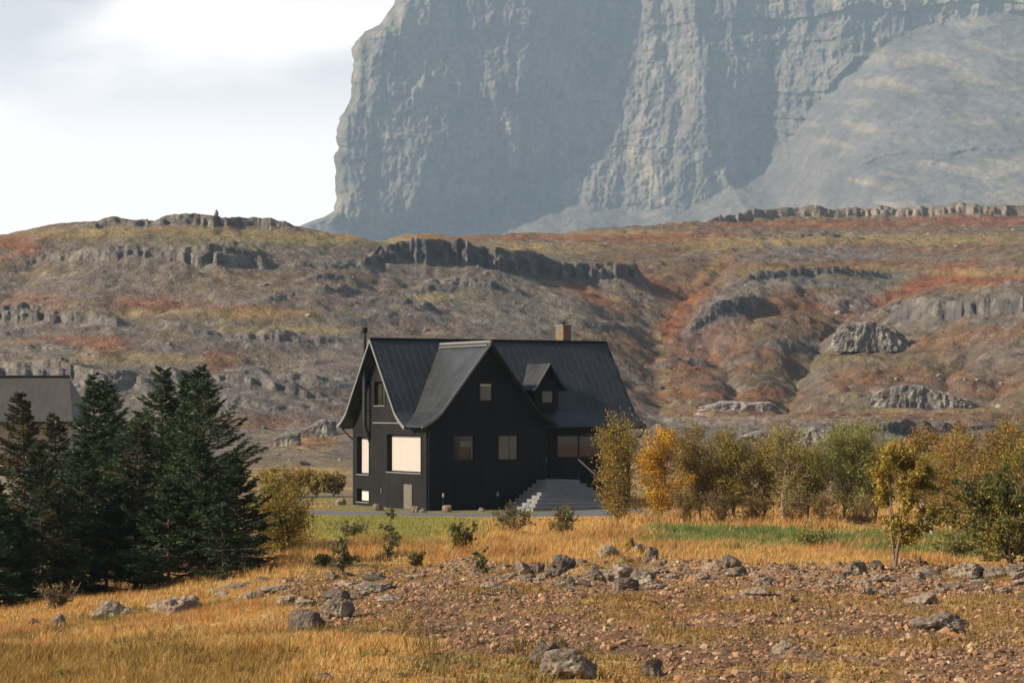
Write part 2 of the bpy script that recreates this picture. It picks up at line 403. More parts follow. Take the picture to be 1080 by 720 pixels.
def make_hill():
    px = np.concatenate([np.linspace(-860, -280, 30), np.arange(-270, 1350, 1.4), np.linspace(1365, 1950, 30)])
    n = len(px)
    Yf = np.linspace(206, 1020, 1700)
    P, YY = np.meshgrid(px, Yf, indexing='ij'); X = pxX(P, YY)
    zb = zbase(P, YY); R = rowof(zb, YY)
    Rm = np.minimum.accumulate(R, axis=1)      # monotone along a bearing
    Z = zb.copy()
    cl = np.zeros_like(Z)
    far = sstep(206, 330, YY)
    Z += fbm2(X*.03, YY*.03, 4)*2.2*far*(1-.8*sstep(485, 510, YY)*sstep(400, 340, P))*sstep(0, 40, YY-206)
    Z += fbm2(X*.25, YY*.25, 4)*(.6+.5*sstep(600, 740, P))*sstep(206, 260, YY)+(np.abs(fbm2(X*.09+3, YY*.06, 4))-.2)*1.0*sstep(300, 420, YY)
    for gi, (line, hw, dep) in enumerate(GULLIES):
        q = sorted(line, key=lambda t: t[1])
        rows = np.array([t[1] for t in q]); cols = np.array([t[0] for t in q])
        pc = np.interp(R, rows, cols)+fbm2(YY*.05+gi*9, X*.01, 3)*10
        dx = (P-pc)/F*YY/hw
        fade = sstep(rows[0]-12, rows[0]+8, R)*sstep(rows[-1]+6, rows[-1]-8, R)
        Z -= dep*.6*np.exp(-np.abs(dx*1.5)**1.2)*fade
        Z += dep*.12*np.exp(-((np.abs(dx)-1.8)/.9)**2)*fade
    for ci, (line, hs, un) in enumerate(CLIFFS):
        q = [t[0] for t in line]; rws = [t[1] for t in line]
        fr = np.interp(px, q, rws); hp = np.interp(px, q, hs, left=0 if hs[0] == 0 else hs[0], right=0 if hs[-1] == 0 else hs[-1])
        inside = (px > q[0]-1) & (px < q[-1]+1)
        hp = np.where(inside, hp*1.22, 0); un = un*.75
        for i in np.where(hp > .3)[0]:
            k = np.searchsorted(-Rm[i], -fr[i])
            if k >= len(Yf)-2: continue
            y0 = Yf[k]; x = X[i, k]
            col = fbm2(np.array([x*.33+ci*31]), np.array([ci*5.]), 3)[0]
            lo = fbm2(np.array([x*.05+ci*13]), np.array([ci*3.+.5]), 3)[0]
            var = 1+un*2.2*fbm2(np.array([x*.07+ci*7]), np.array([ci*2.+.3]), 3)[0]+un*.3*fbm2(np.array([x*.45+ci*7]), np.array([ci*2.+9.3]), 2)[0]
            amp = hp[i]/F*y0*max(0, var)
            if amp < .15: continue
            d = YY[i]-(y0+col*2.2+lo*9)
            # two or three columnar steps up the face
            w = .35+.10*amp
            s = .62*sstep(-w, w, d+.8*vn2(np.full_like(d, x*.9+ci), Z[i]*.4))+.38*sstep(0, 2*w, d-1.3-.8*vn2(np.full_like(d, x*.6+ci*3), d*0))
            Rr = 3.8*amp+6
            bump = amp*s*np.where(d > 0, np.clip(1-d/Rr, 0, 1)**1.2, 1)
            Z[i] += bump
            cl[i] = np.maximum(cl[i], np.exp(-((d-w)/(w*1.5+1.6))**2))
            tal = np.clip(1+d/(1.6*amp+2), 0, 1)*(d < 0)*.22*amp
            Z[i] += tal
    # adaptive resampling along every bearing: more rows where the face is steep
    NR = 600
    row2 = rowof(Z, YY)
    V = np.zeros((n, NR, 3)); A = np.zeros((n, NR)); RR = np.zeros((n, NR))
    MM = np.abs(np.diff(row2, axis=1))+.12
    for w in (25, 25, 12):                          # neighbours share their rows, so faces are not sheared
        Pd = np.pad(MM, ((w+1, w), (0, 0)), mode='edge'); cs = np.cumsum(Pd, 0); MM = (cs[2*w+1:]-cs[:-2*w-1])/(2*w+1)
    for i in range(n):
        c = np.concatenate([[0], np.cumsum(MM[i])])
        t = np.linspace(0, c[-1], NR)
        y = np.interp(t, c, Yf)
        V[i, :, 1] = y; V[i, :, 2] = np.interp(y, Yf, Z[i]); V[i, :, 0] = (px[i]-CX)/F*y
        A[i] = np.interp(y, Yf, cl[i]); RR[i] = np.interp(y, Yf, R[i])
    # surface colours: what grows or lies where
    X = V[..., 0]; Y = V[..., 1]; Zs = V[..., 2]; PP = np.repeat(px[:, None], NR, 1)
    RS = rowof(Zs, Y)
    n1 = fbm2(X*.045, Y*.045, 4); n2 = fbm2(X*.2+5, Y*.16, 4); n3 = fbm2(X*.6+50, Y*.5, 3)
    scree = np.array([.160, .133, .109]); brown = np.array([.155, .098, .055]); red = np.array([.235, .078, .030])
    gold = np.array([.33, .235, .085]); green = np.array([.15, .135, .06]); grey = np.array([.165, .155, .15]); dark = np.array([.075, .072, .075]); pale = np.array([.29, .235, .2])
    C = np.tile(scree, X.shape+(1,))
    def mix(c, w):
        nonlocal C
        w = np.clip(w, 0, 1)[..., None]; C = C*(1-w)+c*w
    mix(brown, sstep(.0, .5, n1)*.45)
    right = sstep(560, 720, PP+n1*60)
    mix(brown, right*.6*sstep(470, 420, RS)); mix(grey, right*.45*sstep(.0, .35, -n1-n2*.4)); mix(green, right*.35*sstep(.05, .4, n2-n1*.5)); mix(red, right*.3*sstep(.0, .4, n1+n2*.5)*sstep(455, 420, RS)*sstep(240, 262, RS))
    def patch(c, cx, cy, rx, ry, s, ang=0, soft=.55):
        a = math.radians(ang); dx = PP-cx; dy = RS-cy
        u = (dx*math.cos(a)+dy*math.sin(a))/rx; v = (-dx*math.sin(a)+dy*math.cos(a))/ry
        d = np.hypot(u, v)+n1*.45+n2*.5
        mix(c, sstep(1.2, 1.2-soft*1.5, d+n3*.35)*s*(.62+.38*sstep(-.3, .2, n2+n3*.6)))
    for q in [(red, 10, 262, 45, 22, .9), (red, 160, 320, 75, 12, .7), (red, 265, 330, 60, 9, .5), (gold, 190, 330, 150, 6, .5),
              (red, 40, 318, 40, 12, .55), (red, 60, 360, 70, 10, .5), (red, 115, 365, 22, 11, .6), (red, 230, 380, 30, 14, .7), (brown, 300, 300, 120, 18, .5),
              (gold, 160, 243, 150, 9, .65), (gold, 330, 250, 140, 9, .75), (green, 250, 256, 190, 10, .5), (gold, 430, 250, 100, 8, .8), (gold, 60, 246, 70, 7, .5),
              (gold, 560, 262, 130, 7, .75), (gold, 445, 313, 45, 5, .8), (gold, 150, 378, 150, 7, .45), (green, 250, 345, 120, 14, .45), (gold, 300, 348, 90, 5, .5), (green, 560, 335, 130, 24, .45, 15),
              (grey, 540, 340, 90, 26, .45), (red, 690, 300, 60, 12, .8, 25), (red, 735, 310, 70, 16, .95, -48), (red, 620, 310, 55, 10, .7, 25), (brown, 690, 270, 90, 22, .8),
              (gold, 750, 285, 60, 8, .5, -45), (red, 560, 249, 160, 5, .75), (red, 700, 250, 130, 7, .8), (red, 860, 236, 180, 6, .9), (red, 1050, 232, 120, 6, .8),
              (gold, 960, 252, 170, 7, .9), (gold, 800, 255, 110, 7, .75), (gold, 640, 246, 90, 4, .6), (gold, 760, 262, 60, 5, .6), (grey, 860, 268, 120, 11, .55), (green, 870, 284, 130, 7, .7),
              (gold, 880, 280, 80, 4, .5), (grey, 800, 300, 90, 10, .6), (grey, 760, 330, 45, 30, .75, -40), (brown, 830, 335, 55, 30, .95), (red, 850, 318, 45, 14, .5),
              (red, 960, 305, 90, 9, 1., -24), (red, 1040, 295, 60, 9, .9), (gold, 1040, 287, 60, 4, .7), (red, 900, 280, 180, 5, .45), (green, 900, 385, 70, 18, .55), (red, 910, 400, 80, 14, .65),
              (brown, 960, 385, 120, 28, .6), (red, 740, 370, 60, 40, .45, -30), (brown, 800, 400, 60, 30, .7), (scree, 860, 405, 22, 25, .8, -30), (scree, 770, 395, 16, 40, .7, -25),
              (scree, 1050, 380, 45, 35, .75), (grey, 1000, 325, 90, 14, .5), (red, 760, 415, 120, 8, .5), (gold, 835, 415, 5, 45, .7, 28), (gold, 700, 390, 6, 60, .45, -10),
              (red, 880, 438, 260, 5, .55), (gold, 1000, 432, 110, 4, .6), (pale, 780, 442, 140, 5, .7), (pale, 960, 446, 150, 4, .55), (gold, 318, 468, 40, 12, .6), (red, 325, 462, 40, 9, .7), (red, 270, 445, 70, 10, .45),
              (gold, 330, 490, 90, 10, .4), (grey, 900, 455, 190, 10, .5), (scree, 100, 300, 160, 26, .4)]:
        patch(*q)
    mix(gold, sstep(.28, .5, n2)*.22); mix(green, sstep(.22, .5, -n2)*.25); mix(pale, sstep(.3, .5, n3)*.5)
    mix(dark, sstep(.33, .55, -n3)*.4)
    # bare rock wherever the ground is steep
    dz = np.gradient(Zs, axis=1); dy = np.gradient(Y, axis=1)+1e-4
    st = sstep(.65, 1.3, np.abs(dz/dy))
    rk = np.maximum(st, A*.75)
    lich = sstep(.05, .4, n3)[..., None]
    rc = np.where(PP[..., None] > 380, np.array([.115, .11, .108]), np.array([.15, .138, .13]))
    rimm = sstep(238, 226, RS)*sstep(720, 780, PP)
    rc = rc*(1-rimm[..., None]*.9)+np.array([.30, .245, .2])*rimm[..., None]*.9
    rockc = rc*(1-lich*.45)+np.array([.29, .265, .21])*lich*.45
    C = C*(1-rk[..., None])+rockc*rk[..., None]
    C = C*(.88-.08*right[..., None])
    # land beyond the crest, down to the foot of the mountain
    tailY = [1150, 1400, 1900, 2600, 3600, 5000]
    T = np.zeros((n, len(tailY), 3))
    for k, y in enumerate(tailY):
        T[:, k, 0] = (px-CX)/F*y; T[:, k, 1] = y
        T[:, k, 2] = np.minimum(V[:, -1, 2]-3-4*k, 60-6*k)
    V = np.concatenate([V, T], 1); C = np.concatenate([C, np.tile(scree, (n, len(tailY), 1))], 1)
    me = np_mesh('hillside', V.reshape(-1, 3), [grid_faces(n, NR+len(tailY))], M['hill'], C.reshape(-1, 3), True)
    o = link('hillside', me); o['kind'] = 'structure'
    return px, V[:, :NR]
HPX, HV = make_hill()
def hill_pt(px, row):
    """first point of the hillside met along bearing px at elevation row"""
    i = int(np.argmin(np.abs(HPX-px))); r = rowof(HV[i, :, 2], HV[i, :, 1])
    k = np.where(r <= row)[0]
    k = k[0] if len(k) else int(np.argmin(r))
    return Vector(HV[i, k])

# ------------------------------------------------------------------ mountain: a cliff wall in real depth behind the hill
def make_mountain():
    rows = np.concatenate([np.linspace(-120, -6, 60), np.linspace(-5, 250, 330), np.linspace(253, 330, 12)])[::-1]
    z = (HZ-rows)/F*3000
    nr = len(rows)
    pl = I(rows, [(-120, 470), (-40, 440), (0, 419), (26, 400), (34, 382), (50, 373), (90, 372), (108, 367), (128, 358), (140, 355), (190, 354), (222, 352), (229, 342), (238, 318), (260, 240), (330, 60)])
    pl = pl+fbm2(rows*.09, rows*0+3, 3)*3.5
    nc = 900
    t = np.linspace(0, 1, nc)
    Pm = pl[None, :]+(1420-pl[None, :])*t[:, None]        # bearing of every surface point
    Rm = np.repeat(rows[None, :], nc, 0); Zm = np.repeat(z[None, :], nc, 0)
    wob = fbm2(Rm*.011, Pm*.01, 3)*9
    Pw = Pm+wob
    valley = I(Rm, [(-120, 670), (0, 656), (60, 642), (120, 625), (165, 606), (200, 560), (225, 515), (260, 440), (330, 400)])
    crest = I(Rm, [(-120, 722), (0, 726), (100, 742), (160, 752), (200, 775), (240, 800), (330, 820)])
    rec = I(Rm, [(-120, 800), (0, 806), (100, 812), (160, 800), (200, 812), (240, 840), (330, 850)])
    def lerp(a, b, x): return np.clip((x-a)/(b-a), 0, 1)
    edge = pl[None, :]
    D = 2800+84*lerp(edge, valley, Pw)**2.3
    D = D-72*lerp(valley, crest, Pw)
    D = D+30*lerp(crest, rec, Pw)**.8
    D = D-42*lerp(rec, rec+120, Pw)-60*lerp(930, 1400, Pw)
    # round the left edge
    D = D+26*np.exp(-((Pm-edge)/5.)**2)
    # lean: cliffs nearly upright, talus and scree lie back
    Tz = I(Pm, [(300, 236), (360, 238), (470, 240), (560, 215), (610, 205), (640, 225), (760, 215), (800, 185), (820, 168), (870, 96), (915, 55), (970, 26), (1080, 12), (1400, 0)])
    q_ = np.linspace(200, 1500, 651); t_ = I(q_, [(300, 236), (360, 238), (470, 240), (560, 215), (610, 205), (640, 225), (760, 215), (800, 185), (820, 168), (870, 96), (915, 55), (970, 26), (1080, 12), (1400, 0)])
    t_ = np.convolve(np.pad(t_, 18, mode='edge'), np.ones(37)/37, 'valid'); Tz = np.interp(Pm, q_, t_)
    scree = sstep(-4, 4, Rm-Tz+fbm2(Pm*.05, Rm*.05, 3)*8)
    hT = (HZ-Tz)/F*3000
    D = D+(Zm-250)*.20-np.maximum(0, hT-Zm)*1.25*sstep(-6, 6, Rm-Tz)
    rockm = 1-scree
    # buttresses, flutes, strata
    D = D-fbm2(Pw*.018, Rm*.004+4, 3)*16*rockm*sstep(0, 30, Pm-edge)
    D = D-(np.abs(fbm2(Pw*.04+7, Rm*.012, 4))*11+np.abs(fbm2(Pw*.2+3, Rm*.022, 4))*3.6+fbm2(Pw*.09+Rm*.05, Rm*.035-Pm*.02, 5)*4.5)*rockm*(.35+.65*sstep(0, 15, Pm-edge))
    D = D-fbm2(Pm*.3+3, Rm*.22, 5)*3*(rockm*.9+.1)
    strat = np.floor((Rm+fbm2(Pm*.02, Rm*.03, 3)*12+.06*(Pm-800))/9.)
    D = D+(_T2[(strat.astype(int)) & 255, 7]-.5)*9*rockm*(.35+.65*sstep(730, 830, Pm))
    D = D-fbm2(Pm*.02+Rm*.015, Rm*.06-Pm*.012, 4)*13*scree
    led = sstep(2.2, .6, np.abs(Rm-I(Pm, [(820, 200), (900, 178), (960, 166), (1080, 160), (1400, 150)])+fbm2(Pm*.03, Rm*0, 3)*5)/3)*scree*sstep(860, 930, Pm)
    D = D-sum(a_*sstep(-3, 3, Rm-I(Pm, [(820, y_+34), (900, y_+12), (1080, y_), (1400, y_-14)])+fbm2(Pm*.03+y_, Rm*0, 3)*7) for y_, a_ in ((24, 5), (46, 7), (66, 5), (96, 6), (128, 4)))*sstep(800, 880, Pm)
    D = D+led*6
    # top: land lies back above a rim that runs at row ~ 8 on the right, out of the picture on the left
    rim = I(Pm, [(300, -60), (700, -60), (760, -40), (830, -14), (880, -9), (1080, -7), (1400, -12)])+fbm2(Pm*.05, Rm*0, 3)*4
    D = D+np.maximum(0, rim-Rm)*11
    D = D*1.6
    X = (Pm-CX)/F*D; Zm = (HZ-Rm)/F*D
    V = np.stack([X, D, Zm], -1)
    # wrap the left flank away from view
    k = np.linspace(1, 0, 26)[:-1]
    W = np.stack([V[0][None, :, 0]+420*(k**2)[:, None], V[0][None, :, 1]+1400*k[:, None]+0*V[0][None, :, 0], V[0][None, :, 2]+0*k[:, None]], -1)
    Vall = np.concatenate([W, V], 0)
    bk = Vall[:, -1].copy(); bk[:, 1] += 1300; bk[:, 2] += 25
    Vall = np.concatenate([Vall, bk[:, None]], 1)
    n1 = fbm2(Pm*.03, Rm*.03, 4); n2 = fbm2(Pm*.12, Rm*.1, 4)
    C = np.tile(np.array([.155, .135, .115]), Pm.shape+(1,))
    def mix(c, w):
        nonlocal C
        w = np.clip(w, 0, 1)[..., None]; C = C*(1-w)+np.array(c)*w
    mix((.075, .07, .07), sstep(.05, .45, n2)*.7); mix((.22, .195, .115), sstep(.0, .45, n1)*.6*sstep(700, 400, Pm)); mix((.23, .2, .16), sstep(.1, .4, fbm2(Pm*.09, Rm*.03+9, 4))*.6); mix((.07, .066, .068), sstep(.1, .4, fbm2(Pm*.07+30, Rm*.012, 4))*.6)
    mix((.122, .11, .103), scree*np.where(Pm > 790, .9, .35))
    mix((.27, .225, .14), scree*sstep(.1, .35, fbm2(Pm*.012+Rm*.03, Rm*.09-Pm*.02, 3))*.45*sstep(820, 880, Pm))
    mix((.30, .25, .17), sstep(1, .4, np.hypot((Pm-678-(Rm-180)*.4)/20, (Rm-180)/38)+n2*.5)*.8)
    mix((.24, .215, .12), np.maximum(sstep(-2, 8, rim-Rm), sstep(13, 3, Rm+n1*8)*sstep(850, 890, Pm))*.5)
    mix((.09, .085, .08), led*.7)
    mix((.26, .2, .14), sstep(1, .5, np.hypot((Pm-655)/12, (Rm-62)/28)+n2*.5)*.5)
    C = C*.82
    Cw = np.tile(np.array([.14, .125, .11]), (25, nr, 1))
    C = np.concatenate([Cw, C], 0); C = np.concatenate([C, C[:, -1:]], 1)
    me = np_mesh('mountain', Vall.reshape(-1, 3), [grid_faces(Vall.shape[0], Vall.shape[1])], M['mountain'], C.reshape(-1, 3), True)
    o = link('mountain', me); o['kind'] = 'structure'
make_mountain()

# ------------------------------------------------------------------ rocks
def ico(sub):
    bm = bmesh.new(); bmesh.ops.create_icosphere(bm, subdivisions=sub, radius=1)
    v = np.array([x.co[:] for x in bm.verts]); f = np.array([[q.index for q in p.verts] for p in bm.faces]); bm.free()
    return v/np.linalg.norm(v, axis=1)[:, None], f
ICO = {k: ico(k) for k in (1, 2, 3, 4, 5)}
def rock_shape(rng, sub=4, sx=1, sy=1, sz=1, rough=.10, planes=13, facet=.9):
    d, f = ICO[sub]
    n = rng.normal(size=(planes, 3)); n /= np.linalg.norm(n, axis=1)[:, None]
    h = rng.uniform(.62, 1.0, planes)
    dots = d@n.T
    r = np.min(np.where(dots > .08, h/np.maximum(dots, .08), 9), axis=1)
    r = np.minimum(r, 1.25)*facet+(1-facet)
    off = rng.uniform(0, 30, 3)
    r = r*(1+rough*vn3(d*2.2+off)+rough*.7*vn3(d*5+off)-rough*.7*np.abs(vn3(d*8+off))+rough*.4*vn3(d*17+off))
    v = d*r[:, None]*np.array([sx, sy, sz])
    return v, f
BOULDERS = []
def stone(name, px, row, wpx, hpx, m, label, seed, depth=.8, sink=.25, tilt=0, sub=5, cat='boulder', group=None, Y=None, rough=.14, z=None, facet=.9):
    rng = np.random.default_rng(seed)
    p = gpt(px, row, Y); k = p.y/F
    w = wpx*k/2*1.08; h = hpx*k*1.08; BOULDERS.append((p.x, p.y, w))
    v, f = rock_shape(rng, sub, w*1.08, w*depth*1.05, h/2*(1+sink)*1.15, rough, facet=facet)
    zt = v[:, 2].max(); v[:, 2] += h-zt
    if tilt:
        a = math.radians(tilt); c, s = math.cos(a), math.sin(a)
        v[:, 0], v[:, 2] = v[:, 0]*c+v[:, 2]*s, -v[:, 0]*s+v[:, 2]*c
    me = np_mesh(name, v, [f], m, None, True)
    o = link(name, me, None, p if z is None else Vector((p.x, p.y, z)))
    return tag(o, label, cat, group)
R_, D_, P_ = M['rock'], M['darkrock'], M['palerock']
G_ = 'boulders lying on the foreground slope'
for i, (px, row, w, h, m, lab, kw) in enumerate([
 (36, 664, 15, 12, D_, 'smallest grey boulder in the golden grass, leftmost of all', {}),
 (62, 662, 18, 14, R_, 'small peaked boulder half lit in golden grass, second from the left edge', {}),
 (118, 652, 36, 18, R_, 'broad flat topped brown boulder in grass below the spruces', dict(depth=.9, facet=.8)),
 (194, 651, 44, 23, P_, 'pale weathered pyramid shaped boulder with rough flanks in golden grass', dict(rough=.22)),
 (322, 669, 31, 25, D_, 'dark angular boulder leaning left in front of the rounder lichen boulder', dict(tilt=18)),
 (353, 652, 28, 20, R_, 'rounded lichen grey boulder behind the dark angular boulder', dict(facet=.7)),
 (358, 634, 28, 12, D_, 'dark wedge of rock lying above the rounded lichen boulder', {}),
 (396, 613, 14, 11, R_, 'lone rounded grey stone on the crest below the pale sapling', {}),
 (350, 611, 18, 8, D_, 'low dark stone on the crest behind the flat slabs', {}),
 (575, 697, 32, 19, D_, 'dark boulder tucked behind the biggest foreground boulder', dict(rough=.16)),
 (597, 713, 50, 27, R_, 'biggest rounded boulder in the foreground with yellow lichen top', dict(facet=.75)),
 (686, 712, 20, 17, D_, 'small black angular boulder alone near the bottom edge', {}),
 (592, 606, 26, 20, D_, 'tall black rock with a notched top on the gravel crest', dict(rough=.2)),
 (567, 605, 13, 12, D_, 'small black rock just beside the notched black rock', {}),
 (551, 605, 14, 13, R_, 'small grey rock at the outer end of the black rocks', {}),
 (640, 586, 20, 11, P_, 'smooth pale stone lying on the mossy mound', dict(facet=.6)),
 (672, 583, 11, 10, P_, 'little white stone beside the dark cushion on the mossy mound', {}),
 (688, 591, 13, 14, D_, 'upright dark pointed stone at the end of the mossy mound', {}),
 (651, 613, 32, 18, P_, 'cracked pale rock slab below the mossy mound', dict(rough=.2)),
 (675, 615, 28, 15, R_, 'grey tilted rock slab right below the upright dark stone', dict(tilt=-14)),
 (660, 622, 22, 12, D_, 'low brown rock in front of the cracked pale slab', {}),
 (629, 612, 14, 14, D_, 'narrow dark rock against the cracked pale slab', {}),
 (602, 617, 9, 9, D_, 'small dark stone standing below the notched black rock', {}),
 (770, 597, 18, 12, D_, 'dark blocky rock on the crest before the green grass strip', {}),
 (752, 602, 22, 8, P_, 'flat pale rock beside the dark blocky crest rock', {}),
 (901, 607, 26, 15, R_, 'grey rough rock below the small yellow tree', dict(rough=.2)),
 (926, 599, 15, 8, D_, 'low dark stone at the foot of the small yellow tree', {}),
 (1021, 611, 34, 17, P_, 'pale jagged rock below the dark green leafy bush', dict(rough=.22)),
 (1050, 610, 26, 12, R_, 'low grey rock next to the pale jagged rock', {}),
 (1074, 606, 22, 10, D_, 'dark rock at the right edge of the crest', {}),
 (990, 664, 46, 18, R_, 'wide low lichen rock in gravel on the right', dict(rough=.18)),
 (975, 637, 30, 10, P_, 'flat pale slab in gravel above the wide lichen rock', {}),
 (829, 688, 24, 12, P_, 'pale cracked stone set in the gravel near a moss patch', {}),
 (340, 724, 30, 14, R_, 'stone cut by the bottom edge in mossy grass', {}),
 (268, 664, 20, 7, P_, 'flat pale stone in the gravel tongue beside golden grass', {}),
 (520, 622, 20, 8, P_, 'flat pale stone on the crest below the tiny sapling', {}),
 (800, 628, 26, 9, P_, 'long flat pale stone on upper gravel', {}),
]):
    stone('boulder', px, row, w, h, m, lab, 100+i, group=G_, **kw)
rs_ = np.random.default_rng(77)
for i in range(18):
    stone('flat_rock', rs_.uniform(228, 425), rs_.uniform(613, 640), rs_.uniform(14, 34), rs_.uniform(5, 8), P_ if i % 3 else R_,
          'flat pale rock sunk in the grass between the spruces and the gravel rise', 700+i, depth=.9, group='flat pale rocks below the willow bush', cat='flat rock', rough=.2, facet=.8)
for i in range(46):
    x_ = rs_.uniform(440, 1085)
    stone('crest_rock', x_, I(x_, [(440, 603), (560, 603), (700, 599), (900, 604), (1085, 609)])+rs_.uniform(1, 24), rs_.uniform(8, 20), rs_.uniform(3.5, 7.5), (P_, P_, R_)[i % 3],
          'pale rough rock breaking through the ground along the crest of the gravel rise', 800+i, depth=.8, group='pale rocks along the crest', cat='rock', rough=.22, facet=.8)
def scatter_pts(n, seed, y0, y1, lo, hi, test):
    rng = np.random.default_rng(seed); P = []; Yv = []
    while sum(len(a) for a in P) < n:
        px = rng.uniform(lo, hi, 20000); Y = np.sqrt(rng.uniform(y0**2, y1**2, 20000))
        X = pxX(px, Y); row = rowof(zbase(px, Y), Y)
        k = rng.random(20000) < test(px, row, X, Y)
        P.append(px[k]); Yv.append(Y[k])
    P = np.concatenate(P)[:n]; Yv = np.concatenate(Yv)[:n]
    return P, Yv
# loose stones: individuals
def loose_stones():
    bases = []
    for k in range(12):
        v, f = rock_shape(np.random.default_rng(500+k), 3, 1, .85, .6, .13)
        bases.append([np_mesh('loose_stone', v, [f], m, None, True) for m in (R_, D_, P_)])
    px, Y = scatter_pts(255, 31, 24, 62, 180, 1120, lambda p, r, x, y: gravel_mask(p, r, x, y)*(.12+.88*np.exp(-((r-610)/16.)**2)))
    z = ground_z(px, Y); rng = np.random.default_rng(3)
    for i in range(len(px)):
        m = rng.choice(3, p=[.35, .2, .45])
        o = link('loose_stone', bases[rng.integers(12)][m], None, (pxX(px[i], Y[i]), Y[i], z[i]+.0))
        s = min(.26, .055*math.exp(rng.normal(.1, .5)))*(.7+Y[i]/120)*(.8+.75*math.exp(-((rowof(z[i], Y[i])-610)/14)**2))
        o.scale = (s*1.15, s, s*rng.uniform(.7, 1.1)); o.rotation_euler = (rng.uniform(-.35, .35), rng.uniform(-.35, .35), rng.uniform(0, 6.3))
        o.scale.z = o.scale.z*.85
        tag(o, 'loose stone about fist to head size, strewn over the bare gravel rise', 'stone', 'loose stones strewn over the gravel rise')
loose_stones()
def merged_stones(name, P, sizes, seed, flat, colors, m, sub=1, nvar=40):
    rng = np.random.default_rng(seed)
    shapes = [rock_shape(np.random.default_rng(seed*97+k), sub, 1, rng.uniform(.6, .95), rng.uniform(flat*.7, flat*1.2), .1) for k in range(nvar)]
    n = len(P); nv = len(shapes[0][0]); idx = rng.integers(nvar, size=n)
    base = np.array([s[0] for s in shapes])[idx]                        # n,nv,3
    a = rng.uniform(0, 6.283, n); c, s = np.cos(a)[:, None], np.sin(a)[:, None]
    x = base[..., 0]*c-base[..., 1]*s; y = base[..., 0]*s+base[..., 1]*c
    t = rng.uniform(-.5, .5, n)[:, None]; zz = base[..., 2]*np.cos(t)+x*np.sin(t); x = x*np.cos(t)-base[..., 2]*np.sin(t)
    V = np.stack([x, y, zz], -1)*sizes[:, None, None]+P[:, None, :]
    Fc = (shapes[0][1][None]+(np.arange(n)*nv)[:, None, None]).reshape(-1, 3)
    C = np.repeat(colors, nv, 0)
    me = np_mesh(name, V.reshape(-1, 3), [Fc], m, C, False)
    o = link(name, me); o['kind'] = 'stuff'; return o
def stone_cols(rng, n):
    pal = np.array([[.25, .15, .09], [.20, .125, .083], [.30, .19, .118], [.37, .28, .18], [.15, .10, .073], [.29, .16, .08]])
    return pal[rng.choice(len(pal), n, p=[.25, .2, .2, .15, .08, .12])]*rng.uniform(.64, 1.1, (n, 1))*np.array([1.06, .96, .84])
def gravel():
    rng = np.random.default_rng(8)
    px, Y = scatter_pts(115000, 41, 17, 66, 130, 1180, lambda p, r, x, y: bare_mask(p, r, x, y)*np.clip(.3+.7*(fbm2(x*1.2, y*1.0, 3)+.5), 0, 1))
    z = ground_z(px, Y); P = np.stack([pxX(px, Y), Y, z], -1)
    s = np.minimum(.0112*np.exp(rng.normal(0, .65, len(px)))*(.75+Y/50), .08)
    o = merged_stones('gravel', P, s, 5, .7, stone_cols(rng, len(px)), M['gravel'])
    o['label'] = 'brown gravel and pebbles covering the bare rise in front'; o['category'] = 'gravel'
gravel()
def scree():
    rng = np.random.default_rng(9); n = 9000
    i = rng.integers(0, HV.shape[0], n); k = rng.integers(0, HV.shape[1], n)
    P = HV[i, k]; d = fbm2(P[:, 0]*.04+3, P[:, 1]*.04, 3)
    keep = (rng.random(n) < np.clip(.45+d*1.3, .05, 1)) & (HPX[i] > -200) & (HPX[i] < 1280)
    P = P[keep]; m = len(P)
    s = np.minimum(.17*np.exp(rng.normal(0, .65, m))*(.5+P[:, 1]/700), 1.0)
    pal = np.array([[.17, .145, .125], [.12, .107, .1], [.22, .19, .15]])
    o = merged_stones('scree', P, s, 6, .7, pal[rng.choice(3, m, p=[.45, .3, .25])]*rng.uniform(.8, 1.2, (m, 1)), M['gravel'])
    o['label'] = 'scree and fallen blocks scattered over the hillside'; o['category'] = 'scree'
scree()

